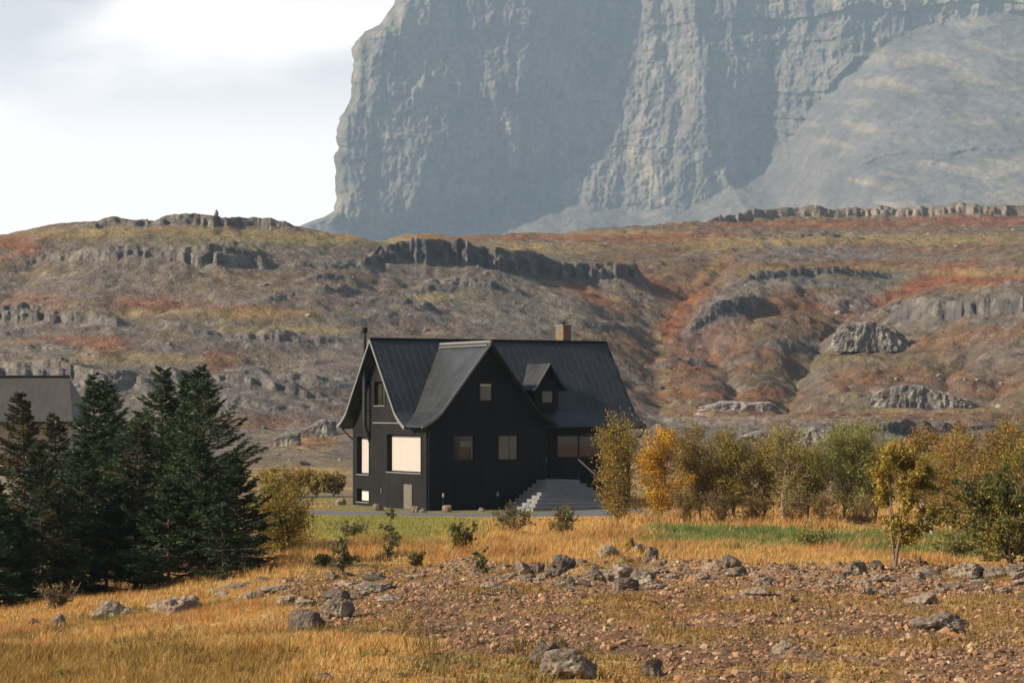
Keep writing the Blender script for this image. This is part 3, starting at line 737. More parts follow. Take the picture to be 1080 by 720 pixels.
# rock outcrops standing out of the hillside
def outcrop(px0, px1, row_b, hpx, label, m, seed, prof=None, dep=.35, loc=None):
    """blocky columnar outcrop: an elongated dome, its sides broken into columns and its top uneven"""
    pc = (px0+px1)/2; p = hill_pt(pc, row_b) if loc is None else loc
    k = p.y/F; W = (px1-px0)*k/2; H = hpx*k
    na, nh = 420, 90
    th = np.linspace(0, 2*np.pi, na, endpoint=False); t = np.linspace(0, 1, nh)
    TH, T = np.meshgrid(th, t, indexing='ij')
    r = np.where(T < .55, 1-.14*T/.55, .86*(1-(np.clip(T-.55, 0, 1)/.45)**1.5))
    Dp = W*dep
    cx = np.cos(TH); cy = np.sin(TH)
    ex = np.sign(cx)*np.abs(cx)**.7*W; ey = np.sign(cy)*np.abs(cy)**.7*Dp
    s = seed*3.7
    colm = np.abs(fbm2(ex*.6+s, ey*.6+T*.8, 4))*.34+fbm2(ex*.2+s, ey*.2+T, 3)*.22+fbm2(ex*1.6+s, T*9, 3)*.10
    r = r*(1-colm*np.where(T < .9, 1, .4))
    x = ex*r; y = ey*r
    hh = np.interp(x/W, *zip(*(prof or [(-1, .6), (-.5, 1), (.3, .9), (1, .5)])))
    z = H*hh*np.minimum(1, T/.58)*(1+.2*fbm2(x*.45+s, y*.5, 4))+H*.08*fbm2(x*.25+s, y*.3, 3)*np.minimum(1, T*2)
    z = z-1.0*(1-T)
    V = np.stack([x, y, z], -1).reshape(-1, 3)
    i = np.arange(na*nh).reshape(na, nh); j = np.roll(i, -1, 0)
    Fc = np.stack([i[:, :-1], j[:, :-1], j[:, 1:], i[:, 1:]], -1).reshape(-1, 4)
    o = link('rock_outcrop', np_mesh('rock_outcrop', V, [Fc], m, None, True), None, p)
    return tag(o, label, 'rock outcrop', 'rock outcrops on the hillside')
outcrop(914, 1042, 432, 25, 'long rounded grey rock mound at the foot of the hill above the right hand trees', M['outcrop'], 1, [(-1, .55), (-.7, 1), (-.2, 1), (.3, .75), (1, .25)], .3)
outcrop(732, 832, 433, 11, 'low pale strip of rock at the hill foot just right of the house roof', M['paleoutcrop'], 2, [(-1, .5), (-.4, 1), (.2, .7), (.6, .9), (1, .4)], .25)
outcrop(872, 962, 366, 25, 'blocky grey crag jutting from the middle of the right hand slope', M['outcrop'], 3, [(-1, .45), (-.6, .95), (.1, 1), (.6, .75), (1, .4)], .42)
outcrop(313, 360, 460, 19, 'grey crag on a brown hump just left of the house', M['outcrop'], 4, [(-1, .3), (-.4, .55), (.2, .85), (1, 1)], .4)
outcrop(285, 318, 470, 18, 'small pale crag beside the brown hump left of the house', M['outcrop'], 5, [(-1, .4), (.2, .8), (1, 1)], .4)
outcrop(770, 905, 468, 20, 'low grey rock shelf partly hidden behind the middle of the tree row', M['outcrop'], 6, [(-1, .4), (-.5, .8), (-.1, .6), (.3, 1), (1, .5)], .22)
# cairn on the hilltop
def cairn():
    p = hill_pt(228, 222)
    t = thing('cairn', 'tiny dark stone cairn standing on the left hilltop against the sky', 'cairn', p)
    k = p.y/F; z = -.3; rng = np.random.default_rng(4)
    for i, w in enumerate((6.6, 6.0, 5.0, 4.0, 3.0, 2.4)):
        v, f = rock_shape(rng, 3, w*k/2*1.1, w*k/2, .24*1.35, .12)
        v += np.array([rng.uniform(-.04, .04), 0, z]); z += .28
        link('stone', np_mesh('stone', v, [f], M['darkrock'], None, True), t)
cairn()
# ------------------------------------------------------------------ the house
HG = -5.36
HA = math.radians(28)
HO = Vector((-4.45, 126.0, HG))
house = thing('black_house', 'black timber farmhouse with steep flared metal roofs and big sunlit side windows', 'house', HO, HA)
RY, RZ = 5.75, 9.07                              # main ridge
PR = [(0, 0), (.72, .84), (.80, .897), (.87, .94), (.94, .975), (1, 1)]      # flared roof profile: run, drop
def prof_pts(run, drop): return [(a*run, b*drop) for a, b in PR]
MF, MD = 4.36, 4.70                              # main run and drop
def main_z(y):                                   # roof height at depth y (local)
    a = abs(y-RY)/MF; return RZ-MD*np.interp(a, *zip(*PR))
CXR, CZR, CRUN, CDROP = 3.52, 8.82, 4.05, 4.38   # cross gable ridge
def cross_z(x): return CZR-CDROP*np.interp(abs(x-CXR)/CRUN, *zip(*PR))
def wall(name, pos, holes, a0, a1, top, depth, inward, m, zlo=0, stations=()):
    """pos(a,z)->point; rectangular holes get reveals going inward"""
    mb = MB()
    xs = sorted(set([a0, a1]+[h for q in holes for h in q[:2]]+list(stations)+list(np.linspace(a0, a1, 25))))
    inw = Vector(inward)*depth
    for u, v in zip(xs[:-1], xs[1:]):
        mid = (u+v)/2
        hs = sorted([q for q in holes if q[0] < mid < q[1]], key=lambda q: q[2])
        zs = [zlo]+[z for q in hs for z in q[2:4]]
        for i in range(0, len(zs), 2):
            lo = zs[i]
            if i+1 < len(zs): mb.poly([pos(u, lo), pos(v, lo), pos(v, zs[i+1]), pos(u, zs[i+1])])
            else:
                mb.poly([pos(u, lo), pos(v, lo), pos(v, max(lo+.01, top(v))), pos(u, max(lo+.01, top(u)))])
    for (u, v, lo, hi) in holes:
        c = [Vector(pos(u, lo)), Vector(pos(v, lo)), Vector(pos(v, hi)), Vector(pos(u, hi))]
        for i in range(4):
            a, b = c[i], c[(i+1) % 4]
            mb.poly([a, b, b+inw, a+inw])
    me = bpy.data.meshes.new(name); me.from_pydata(mb.v, [], mb.f); me.materials.append(m)
    return link(name, me, house)
def window(pos, q, inward, depth, fm, pm, kind='plain', label=None, sill=True, bars=0, fw=.06):
    u, v, lo, hi = q; inn = Vector(inward)
    P = lambda a, z, d: Vector(pos(a, z))+inn*d
    mb = MB()
    def bar(a0, a1, z0, z1, d0, d1):
        c = [P(a0, z0, d0), P(a1, z0, d0), P(a1, z1, d0), P(a0, z1, d0), P(a0, z0, d1), P(a1, z0, d1), P(a1, z1, d1), P(a0, z1, d1)]
        n = len(mb.v); mb.v += [tuple(x) for x in c]
        mb.f += [tuple(n+i for i in qq) for qq in ((0, 1, 2, 3), (7, 6, 5, 4), (0, 4, 5, 1), (1, 5, 6, 2), (2, 6, 7, 3), (3, 7, 4, 0))]
    e = .003; d0, d1 = depth-.07, depth-.003
    bar(u+e, u+fw, lo+e, hi-e, d0, d1); bar(v-fw, v-e, lo+e, hi-e, d0, d1)
    bar(u+fw, v-fw, lo+e, lo+fw, d0, d1); bar(u+fw, v-fw, hi-fw, hi-e, d0, d1)
    for b in range(bars):
        x = u+(v-u)*(b+1)/(bars+1); bar(x-.03, x+.03, lo+fw, hi-fw, d0, d1)
    w = mb.build('window', fm, house)
    if label: w['label'] = label
    pb = MB(); pb.poly([P(u+fw*.5, lo+fw*.5, depth-.03), P(v-fw*.5, lo+fw*.5, depth-.03), P(v-fw*.5, hi-fw*.5, depth-.03), P(u+fw*.5, hi-fw*.5, depth-.03)])
    me = bpy.data.meshes.new('pane'); me.from_pydata(pb.v, [], pb.f); me.materials.append(pm); link('pane', me, w)
    if kind != 'plain':
        for (fa, fb, za, zb, m, nm) in kind:
            a0 = u+fw+(v-u-2*fw)*fa; a1 = u+fw+(v-u-2*fw)*fb; z0 = lo+fw+(hi-lo-2*fw)*za; z1 = lo+fw+(hi-lo-2*fw)*zb
            mb = MB(); bar2 = [P(a0, z0, depth-.035), P(a1, z0, depth-.035), P(a1, z1, depth-.035), P(a0, z1, depth-.035)]
            mb.poly(bar2); me = bpy.data.meshes.new(nm); me.from_pydata(mb.v, [], mb.f); me.materials.append(m); link(nm, me, w)
    if sill:
        mb = MB(); bar(u-.05, v+.05, lo-.06, lo-.004, -.05, -.004); mb.build('sill', M['trim'], w)
    # surround boards, proud of the cladding
    mb = MB(); t = .1
    for a0, a1, z0, z1 in ((u-t, u-.002, lo, hi+t), (v+.002, v+t, lo, hi+t), (u-.002, v+.002, hi+.002, hi+t)): bar(a0, a1, z0, z1, -.02, .002)
    mb.build('surround', M['blacktrim'], w)
    return w
# left side wall: x = 0, spans the cross gable flank and the main gable
LW = lambda a, z: (0, a, z)
BW = 9.35
def left_top(y):
    return min(main_z(y)-.12, 9) if y > 2.1 else 4.5
H_big = (.70, 4.86, 1.94, 3.95); H_tall = (7.2, 8.78, 1.72, 3.78); H_base = (7.2, 8.78, .2, .92); H_att = (5.15, 6.45, 5.5, 6.78)
wall('wall', LW, [H_big, H_tall, H_base, H_att], 0, BW, left_top, .30, (1, 0, 0), M['cladding'], -.4, [2.1, 2.101])
window(LW, H_big, (1, 0, 0), .3, M['blacktrim'], M['blind'], label='big side window, pale blind lit by the sun')
window(LW, H_tall, (1, 0, 0), .3, M['blacktrim'], M['blind'], label='tall narrow side window with pale blind')
window(LW, H_base, (1, 0, 0), .3, M['blacktrim'], M['whiteblind'], label='small white basement window')
window(LW, H_att, (1, 0, 0), .2, M['blacktrim'], M['glass'], label='dark attic window in the side gable', bars=1)
# front wall of the cross gable: y = 0
FWL = lambda a, z: (a, 0, z)
H1 = (1.57, 2.80, 2.58, 3.93); H2 = (4.22, 5.44, 2.58, 3.93); H3 = (3.12, 3.92, 5.7, 6.68)
wall('wall', FWL, [H1, H2, H3], 0, 7.0, lambda x: cross_z(x)-.12, .14, (0, 1, 0), M['cladding'], -.4, [CXR])
window(FWL, H1, (0, 1, 0), .14, M['blacktrim'], M['glass'], sill=False, kind=[(0.35, .95, .55, .8, M['curtain_reflection'], 'curtain_reflection'), (.93, 1, 0, 1, M['curtain_reflection'], 'curtain_reflection')])  # lighter panels double as painted reflections on the glass
window(FWL, H2, (0, 1, 0), .14, M['blacktrim'], M['glass'], sill=False, kind=[(0.0, .55, 0, 1, M['curtain_reflection'], 'curtain_reflection'), (.62, 1, 0, 1, M['curtain_reflection'], 'curtain_reflection')])
window(FWL, H3, (0, 1, 0), .14, M['blacktrim'], M['curtain_reflection'], sill=False, kind=[(0, 1, .88, 1, M['whiteblind'], 'blind')])
# right flank of the cross gable, main front, right end, back
wall('wall', lambda a, z: (7.0, a, z), [], 0, 2.1, lambda y: 4.5, .1, (-1, 0, 0), M['cladding'], -.4)
HP = (8.95, 11.75, 2.62, 3.87); HD = (7.35, 8.45, 1.5, 3.7)
wall('wall', lambda a, z: (a, 2.1, z), [HP, HD], 7.0, 13.55, lambda x: main_z(2.1)-.12, .12, (0, 1, 0), M['cladding'], -.4)
window(lambda a, z: (a, 2.1, z), HP, (0, 1, 0), .12, M['blacktrim'], M['porchglass'], bars=1, label='wide dark porch window under the eaves', sill=False)
mb = MB(); mb.box((7.36, 2.16, 1.51), (8.44, 2.2, 3.69)); d = mb.build('door', M['blacktrim'], house)
mb = MB(); mb.box((8.28, 2.11, 2.4), (8.32, 2.155, 2.62)); mb.build('handle', M['trim'], d)
wall('wall', lambda a, z: (13.55, a, z), [], 2.1, BW, lambda y: main_z(y)-.12, .1, (-1, 0, 0), M['cladding'], -.4, [RY])
wall('wall', lambda a, z: (a, BW, z), [], 0, 13.55, lambda x: main_z(BW)-.12, .1, (0, -1, 0), M['cladding'], -.4)
# corner boards, belt trim, plinth
mb = MB(); mb.box((-.03, -.03, -.3), (.12, -.003, 4.4)); mb.box((-.03, -.003, -.3), (-.003, .1, 4.4)); mb.build('corner_board', M['blacktrim'], house)
mb = MB(); mb.box((6.9, -.03, -.3), (7.03, -.003, 4.5)); mb.build('corner_board', M['blacktrim'], house)
mb = MB(); mb.box((-.06, 2.2, 4.52), (-.004, 6.6, 4.58)); mb.build('belt_trim', M['trim'], house)
# hatch door
mb = MB(); mb.box((-.05, 1.68, .02), (-.004, 2.68, 1.32)); hd = mb.build('hatch_door', M['greydoor'], house); hd['label'] = 'weathered grey basement hatch door'
mb = MB(); mb.box((-.075, 1.78, .6), (-.052, 1.83, .78)); mb.build('handle', M['trim'], hd)
# ---- roofs
def roof_slab(mb, lines, th=.1):
    """lines: list of polylines (same count) running ridge to eave; builds a slab with thickness downward"""
    n = len(lines); k = len(lines[0]); b = len(mb.v)
    for Lq in lines: mb.v += [tuple(p) for p in Lq]
    for Lq in lines: mb.v += [(p[0], p[1], p[2]-th) for p in Lq]
    o = n*k
    for i in range(n-1):
        for j in range(k-1):
            mb.f.append((b+i*k+j, b+(i+1)*k+j, b+(i+1)*k+j+1, b+i*k+j+1))
            mb.f.append((b+o+i*k+j+1, b+o+(i+1)*k+j+1, b+o+(i+1)*k+j, b+o+i*k+j))
    for i in range(n-1):
        for j in (0, k-1): mb.f.append((b+i*k+j, b+(i+1)*k+j, b+o+(i+1)*k+j, b+o+i*k+j))
    for j in range(k-1):
        for i in (0, n-1): mb.f.append((b+i*k+j, b+i*k+j+1, b+o+i*k+j+1, b+o+i*k+j))
def rib(mb, line, along, w=.02, h=.006):
    """standing seam along a ridge-to-eave line; along = unit vector across"""
    a = Vector(along)*w; n = len(mb.v); up = Vector((0, 0, h)); lo = Vector((0, 0, -.01))
    for p in line:
        p = Vector(p); mb.v += [tuple(p-a+lo), tuple(p-a*.5+up), tuple(p+a*.5+up), tuple(p+a+lo)]
    for i in range(len(line)-1):
        for j in range(3):
            mb.f.append((n+i*4+j, n+i*4+j+1, n+(i+1)*4+j+1, n+(i+1)*4+j))
    m = n+(len(line)-1)*4; mb.f += [(n, n+1, n+2, n+3), (m, m+1, m+2, m+3)]
X0, X1 = -.6, 14.15
def main_line(x, s): return [(x, RY+s*a, RZ-b) for a, b in prof_pts(MF, MD)]
mb = MB()
for s in (-1, 1):
    xs = np.linspace(X0, X1, 36)
    roof_slab(mb, [main_line(x, s) for x in xs])
    for x in np.arange(X0+.22, X1-.1, .42): rib(mb, main_line(x, s), (1, 0, 0))
mroof = mb.build('roof', M['roofmetal'], house)
mb = MB(); mb.tube([(X0-.02, RY, RZ+.015), (X1+.02, RY, RZ+.015)], .085, 8); mb.build('ridge_cap', M['blacktrim'], mroof)
def rake(lines, along, name, m, parent, th=.16):
    mb = MB(); a = Vector(along)
    for ln in lines:
        n = len(mb.v)
        for p in ln:
            p = Vector(p); mb.v += [tuple(p+Vector((0, 0, .03))), tuple(p+a+Vector((0, 0, .03))), tuple(p+a-Vector((0, 0, th))), tuple(p-Vector((0, 0, th)))]
        for i in range(len(ln)-1):
            for j in range(4): mb.f.append((n+i*4+j, n+i*4+(j+1) % 4, n+(i+1)*4+(j+1) % 4, n+(i+1)*4+j))
        m2 = n+(len(ln)-1)*4; mb.f += [(n, n+1, n+2, n+3), (m2, m2+1, m2+2, m2+3)]
    return mb.build(name, m, parent)
rake([main_line(X0-.004, -1), main_line(X0-.004, 1)], (-.05, 0, 0), 'rake_trim', M['trim'], mroof)  # dark metal edge in lighter grey: sunlight put into the colour
rake([main_line(X1+.004, -1), main_line(X1+.004, 1)], (.05, 0, 0), 'rake_trim', M['blacktrim'], mroof)
# cross gable roof, trimmed where it runs into the main slope
def y_meet(z, extra=.06):
    ys = np.linspace(RY-MF, RY, 400); zs = np.array([main_z(y) for y in ys])
    return float(np.interp(z-extra, zs, ys)) if z < RZ else RY
def dens(run, drop):
    P = prof_pts(run, drop); out = [P[0]]
    for a, b in zip(P[:-1], P[1:]):
        for t in np.linspace(0, 1, 7)[1:]: out.append((a[0]+(b[0]-a[0])*t, a[1]+(b[1]-a[1])*t))
    return out
YF = -.5
mb = MB()
for s in (-1, 1):
    pts = dens(CRUN, CDROP)
    ends = [max(y_meet(CZR-b)+.12, 1.45) for a, b in pts]
    lines = [[(CXR+s*a, YF+(e-YF)*t, CZR-b) for (a, b), e in zip(pts, ends)] for t in np.linspace(0, 1, 8)]
    roof_slab(mb, lines)
    for y in np.arange(YF+.25, 5.6, .42):
        ln = [(CXR+s*a, y, CZR-b) for (a, b), e in zip(pts, ends) if e > y+.02]
        if len(ln) > 1: rib(mb, ln, (0, 1, 0))
croof = mb.build('cross_roof', M['roofmetal'], house)
mb = MB(); mb.tube([(CXR, YF-.02, CZR+.02), (CXR, y_meet(CZR), CZR+.02)], .08, 8)
mb.box((CXR-.26, YF, CZR-.20), (CXR-.09, 5.2, CZR-.14)); mb.build('ridge_cap', M['trim'], croof)
cl = lambda s: [(CXR+s*a, YF-.004, CZR-b) for a, b in prof_pts(CRUN, CDROP)]
rake([cl(-1)], (0, -.05, 0), 'rake_trim', M['trim'], croof)  # sun-side edge painted lighter than its dark twin below
rake([cl(1)], (0, -.05, 0), 'rake_trim', M['blacktrim'], croof)
# dormer
DX, DYF, DZR, DRUN, DDROP = 8.5, 2.1, 7.78, 1.08, 1.42
mb = MB()
yb = lambda z: float(np.interp(z, [main_z(y) for y in np.linspace(RY-MF, RY, 300)], np.linspace(RY-MF, RY, 300)))
for s in (-1, 1):
    pts = dens(DRUN, DDROP); ends = [yb(DZR-b)+.12 for a, b in pts]
    roof_slab(mb, [[(DX+s*a, DYF+(e-DYF)*t, DZR-b) for (a, b), e in zip(pts, ends)] for t in (0, .33, .66, 1)], .07)
    for y in (2.5, 2.9, 3.3, 3.7, 4.1):
        ln = [(DX+s*a, y, DZR-b) for (a, b), e in zip(pts, ends) if e > y+.02]
        if len(ln) > 1: rib(mb, ln, (0, 1, 0), .018, .03)
dorm = mb.build('dormer', M['roofmetal'], house)
mb = MB(); dw = .72; n_ = 9
for i in range(n_):
    xa = DX-dw+2*dw*i/n_; xb = DX-dw+2*dw*(i+1)/n_
    dt = lambda x: DZR-DDROP*np.interp(abs(x-DX)/DRUN, *zip(*PR))-.08
    mb.poly([(xa, 2.45, 5.3), (xb, 2.45, 5.3), (xb, 2.45, dt(xb)), (xa, 2.45, dt(xa))])
for s in (-1, 1):
    x = DX+s*dw; zt = dt(x); mb.poly([(x, 2.45, 5.3), (x, 2.45, zt), (x, yb(zt)+.1, zt), (x, 3.0, 5.3)])
mb.build('wall', M['cladding'], dorm)
mb = MB()
for a, b in (((DX-.36, 2.40, 5.62), (DX-.31, 2.446, 6.32)), ((DX+.31, 2.40, 5.62), (DX+.36, 2.446, 6.32)), ((DX-.31, 2.40, 5.62), (DX+.31, 2.446, 5.67)), ((DX-.31, 2.40, 6.27), (DX+.31, 2.446, 6.32))): mb.box(a, b)
w_ = mb.build('window', M['blacktrim'], dorm)
mb = MB(); mb.box((DX-.45, 2.36, 5.52), (DX+.45, 2.446, 5.58)); mb.build('sill', M['blacktrim'], dorm)
mb = MB(); mb.box((DX-.31, 2.425, 5.67), (DX+.31, 2.444, 6.27)); p_ = mb.build('pane', M['curtain_reflection'], dorm)
rake([[(DX-a, DYF-.003, DZR-b) for a, b in prof_pts(DRUN, DDROP)]], (0, -.035, 0), 'rake_trim', M['trim'], dorm, .09)  # left edge again has the sunlight painted in
rake([[(DX+a, DYF-.003, DZR-b) for a, b in prof_pts(DRUN, DDROP)]], (0, -.035, 0), 'rake_trim', M['blacktrim'], dorm, .09)
# chimney on the ridge
mb = MB(); mb.box((11.40, 5.80, 8.0), (11.90, 6.70, 9.98)); ch = mb.build('chimney', M['brick'], house, bevel=.012)
mb = MB(); mb.box((11.36, 5.76, 9.983), (11.94, 6.74, 10.05)); mb.build('cap', M['concrete'], ch, bevel=.01)
mb = MB(); mb.tube([(11.65, 6.2, 10.05), (11.65, 6.2, 10.2)], .09, 10); mb.build('flue', M['blacktrim'], ch)
# stovepipe up the side gable
mb = MB(); mb.tube([(.02, 7.08, 3.55), (-.12, 7.1, 3.86), (-.27, 7.12, 4.3), (-.30, 7.12, 4.55), (-.30, 7.12, 9.5)], .115, 14)
sp = mb.build('stovepipe', M['pipe'], house, smooth=False)
mb = MB(); mb.tube([(-.30, 7.12, 9.46), (-.30, 7.12, 9.52), (-.30, 7.12, 9.72), (-.30, 7.12, 9.75)], [.14, .17, .17, .13], 14); mb.build('cowl', M['blacktrim'], sp)
for z in (5.2, 6.7):
    mb = MB(); mb.box((-.30, 7.09, z), (-.003, 7.15, z+.05)); mb.build('bracket', M['blacktrim'], sp)
# gutters and downpipe at the right eave
ez = RZ-MD
mb = MB(); mb.tube([(7.55, RY-MF-.07, ez-.09), (X1, RY-MF-.07, ez-.11)], .065, 8)
gt = mb.build('gutter', M['blacktrim'], house)
mb = MB(); mb.tube([(14.0, RY-MF-.07, ez-.12), (14.0, RY-MF-.05, ez-.35), (13.85, RY-MF+.1, ez-.6), (13.5, 1.95, ez-.85), (13.5, 2.02, ez-1.1), (13.5, 2.02, 0)], .045, 8); mb.build('downpipe', M['blacktrim'], gt)
mb = MB(); mb.tube([(-.3, RY+MF+.07, ez-.1), (13.9, RY+MF+.07, ez-.12)], .065, 8); mb.build('gutter', M['blacktrim'], house)
mb = MB(); mb.tube([(-.3, RY+MF+.02, ez-.12), (-.25, 9.75, ez-.4), (.05, 9.45, ez-.75)], .045, 8); mb.build('downpipe', M['blacktrim'], house)
mb = MB(); mb.tube([(.12, -.30, ez-.05), (.12, -.15, ez-.3), (.1, -.06, ez-.55), (.1, -.06, 0)], .04, 8); mb.build('downpipe', M['blacktrim'], house)
# steps: a stepped pyramid before the door
mb = MB(); NS, RS, TR = 8, 1.52/8, .26
for i in range(NS):
    e = TR*(NS-1-i); z0 = -.25 if i == 0 else RS*i
    # each step is a U round the landing so no two tops overlap
    mb.box((6.5-e, -1.2-e, z0+.001*i), (8.5+e, 2.097-.002*i, RS*(i+1)))
steps = mb.build('steps', M['concrete'], house)
mb = MB()
mb.tube([(8.42, -1.15, 2.62), (10.3, -1.15, 1.12)], .045, 8); hr = mb.build('handrail', M['handrail'], house)
for x, z, b in ((8.47, 2.58, 1.5), (9.35, 1.86, .9), (10.22, 1.16, .1)):
    mb = MB(); mb.tube([(x, -1.15, b), (x, -1.15, z)], .025, 6); mb.build('post', M['blacktrim'], hr)
# wall lamp beside the porch and a vent on the flank
mb = MB(); mb.box((7.12, 2.02, 3.3), (7.2, 2.096, 3.62)); mb.build('wall_lamp', M['trim'], house)
mb = MB(); mb.tube([(-.05, 5.5, .75), (-.05, 5.5, 1.05)], .035, 8); mb.build('wall_lamp', M['trim'], house)

# things standing by the house
def local(x, y, z=0): return HO+Matrix.Rotation(HA, 3, 'Z')@Vector((x, y, z))
def bollard(x, y, label):
    p = local(x, y); t = thing('bollard_light', label, 'garden light', p, HA, 'bollard lights along the front wall')
    mb = MB(); mb.tube([(0, 0, -.1), (0, 0, .72)], .04, 10); mb.build('post', M['blacktrim'], t)
    mb = MB(); mb.tube([(0, 0, .72), (0, 0, .74), (0, 0, .9), (0, 0, .93)], [.05, .06, .06, .02], 10); mb.build('lamp_head', M['lamp'], t)
bollard(.75, -.45, 'short bollard light in front of the black wall, near the house corner')
bollard(3.95, -.45, 'short bollard light in front of the black wall, near the steps')
for i, (px, row, w, h, m, lab) in enumerate([
 (398, 537.5, 11, 7, D_, 'low grey boulder by the drive below the big side window'), (438, 537, 10, 6, R_, 'brown stone beside the grey hatch door'),
 (446, 536, 6, 4, R_, 'small stone at the house corner'), (472, 537.5, 10, 7, P_, 'round tan boulder before the front wall, under the first window'),
 (508, 537, 7, 4, R_, 'small tan stone between the front windows and the steps'), (360, 537, 10, 7, P_, 'tan boulder at the far rear corner of the house')]):
    Yb = {398: 126.5, 438: 124.6, 446: 124.2, 472: 124.6, 508: 125.2, 360: 134.0}[px]
    stone('boulder', px, row, w, h, m, lab, 300+i, Y=Yb, group='boulders along the house wall', facet=.75)

# gravel drive in front of the house
def driveway():
    px = np.linspace(322, 760, 180); v = np.linspace(-1, 1, 14)
    Pp, Vv = np.meshgrid(px, v, indexing='ij')
    near = I(px, [(120, 130), (300, 123), (340, 120), (450, 118.6), (560, 118.2), (640, 119), (760, 124)]); far_ = I(px, [(120, 133), (300, 129), (340, 126.2), (452, 123.4), (520, 123.4), (600, 125), (640, 130), (760, 133)])
    Y = near[:, None]+(far_-near)[:, None]*(Vv+1)/2
    X = pxX(Pp, Y); Z = ground_z(Pp, Y)+.03-.04*np.abs(Vv)**4
    me = np_mesh('driveway', np.stack([X, Y, Z], -1).reshape(-1, 3), [grid_faces(180, 14)], M['drive'], None, True)
    o = link('driveway', me); o['kind'] = 'structure'
driveway()

# neighbour building on the left
def neighbour():
    p = Vector((pxX(-20, 150), 150, -5.9)); k = 150/F
    t = thing('neighbour_house', 'pale walled house with a plain grey metal roof behind the left spruces', 'house', p)
    X = lambda c: (c+20)*k
    zr, ze = (HZ-397)*k+5.9, (HZ-444)*k+5.9
    a, b = X(-170), X(74)
    mb = MB(); mb.box((a+.6, .5, -.5), (b-.75, 6.5, ze-.02)); mb.build('wall', M['whitewall'], t)
    mb = MB()
    for s in (-1, 1):
        e = [(a-.1, 3.5+s*4, ze), (b+.25, 3.5+s*4, ze)]; r = [(a+.8, 3.5, zr), (X(62), 3.5, zr)]
        mb.poly([e[0], e[1], r[1], r[0]]); mb.poly([tuple(np.array(q)-[0, 0, .14]) for q in (e[0], e[1], r[1], r[0])])
        mb.poly([e[0], e[1], (e[1][0], e[1][1], ze-.14), (e[0][0], e[0][1], ze-.14)])
        for x in np.arange(a+1, b, .5):
            q = np.clip((X(62)-x)/(X(62)-b-.25), 0, 1) if x > X(62) else 0
            top = (x, 3.5+s*4*q, zr+(ze-zr)*q); rib(mb, [top, (x, 3.5+s*4, ze)], (1, 0, 0), .012, .006)
    for c in (a-.1, b+.25):
        r = (a+.8 if c < 0 else X(62), 3.5, zr); mb.poly([(c, -.5, ze), (c, 7.5, ze), r])
    rf = mb.build('roof', M['greyroof'], t)
    mb = MB(); mb.tube([(a+.8, 3.5, zr+.03), (X(62)+.05, 3.5, zr+.03)], .1, 8); mb.build('ridge_cap', M['blacktrim'], rf)
    mb = MB(); mb.tube([(a, -.56, ze-.08), (b+.2, -.56, ze-.08)], .08, 8); mb.build('gutter', M['blacktrim'], t)
    for wx in (X(-60), X(20)):
        mb = MB(); mb.box((wx, .44, 2.6), (wx+1.2, .496, 3.9)); w = mb.build('window', M['blacktrim'], t)
        mb = MB(); mb.box((wx+.08, .42, 2.68), (wx+1.12, .438, 3.82)); mb.build('pane', M['glass'], w)
neighbour()
# ------------------------------------------------------------------ trees
class Skel:
    """tubes and leaves gathered for one tree"""
    def __init__(s): s.v = []; s.f = []; s.n = 0
    def tube(s, P, r0, r1, k=5):
        P = np.asarray(P, float); m = len(P); r = np.linspace(r0, r1, m)
        d = np.gradient(P, axis=0); d /= np.linalg.norm(d, axis=1)[:, None]+1e-9
        ref = np.where(np.abs(d[:, 2:3]) > .9, np.array([[1., 0, 0]]), np.array([[0, 0, 1.]]))
        a = np.cross(d, ref); a /= np.linalg.norm(a, axis=1)[:, None]+1e-9; b = np.cross(d, a)
        t = np.arange(k)*2*np.pi/k
        V = P[:, None]+(a[:, None]*np.cos(t)[None, :, None]+b[:, None]*np.sin(t)[None, :, None])*r[:, None, None]
        i = np.arange(m*k).reshape(m, k); j = np.roll(i, -1, 1)
        s.f.append(np.stack([i[:-1], j[:-1], j[1:], i[1:]], -1).reshape(-1, 4)+s.n)
        s.v.append(V.reshape(-1, 3)); s.n += m*k
    def mesh(s, name, m): return np_mesh(name, np.concatenate(s.v), [np.concatenate(s.f)], m, None, True)
def leaf_mesh(name, C, S, cols, rng, m, aspect=.62):
    n = len(C)
    a = rng.normal(size=(n, 3)); a /= np.linalg.norm(a, axis=1)[:, None]
    b = rng.normal(size=(n, 3)); b -= a*np.sum(a*b, 1)[:, None]; b /= np.linalg.norm(b, axis=1)[:, None]
    a = a*S[:, None]; b = b*S[:, None]*aspect
    V = np.stack([C-a, C-a*.1+b, C+a, C-a*.1-b], 1).reshape(-1, 3)
    Fc = np.arange(n*4).reshape(n, 4)
    return np_mesh(name, V, [Fc], m, np.repeat(cols, 4, 0))
PAL = {
 'olive': [(.23, .20, .035), (.28, .21, .03), (.17, .175, .03), (.34, .22, .03), (.22, .14, .028)],
 'green': [(.19, .21, .045), (.24, .24, .05), (.15, .18, .04), (.29, .25, .05), (.24, .19, .035)],
 'yellow': [(.60, .33, .02), (.52, .25, .015), (.42, .24, .02), (.64, .40, .03), (.42, .17, .012)],
 'brown': [(.23, .155, .03), (.19, .15, .028), (.30, .185, .03), (.17, .15, .03), (.25, .13, .024)],
 'gold': [(.34, .25, .04), (.29, .225, .04), (.22, .19, .04), (.40, .27, .035), (.26, .16, .03)],
 'rust': [(.30, .15, .026), (.25, .13, .024), (.2, .16, .03), (.36, .2, .03), (.19, .165, .03)],
 'dark': [(.08, .10, .028), (.11, .12, .03), (.065, .085, .025), (.15, .13, .03), (.19, .14, .03)],
 'sage': [(.17, .16, .065), (.14, .14, .05), (.21, .18, .07), (.11, .11, .04)],
}
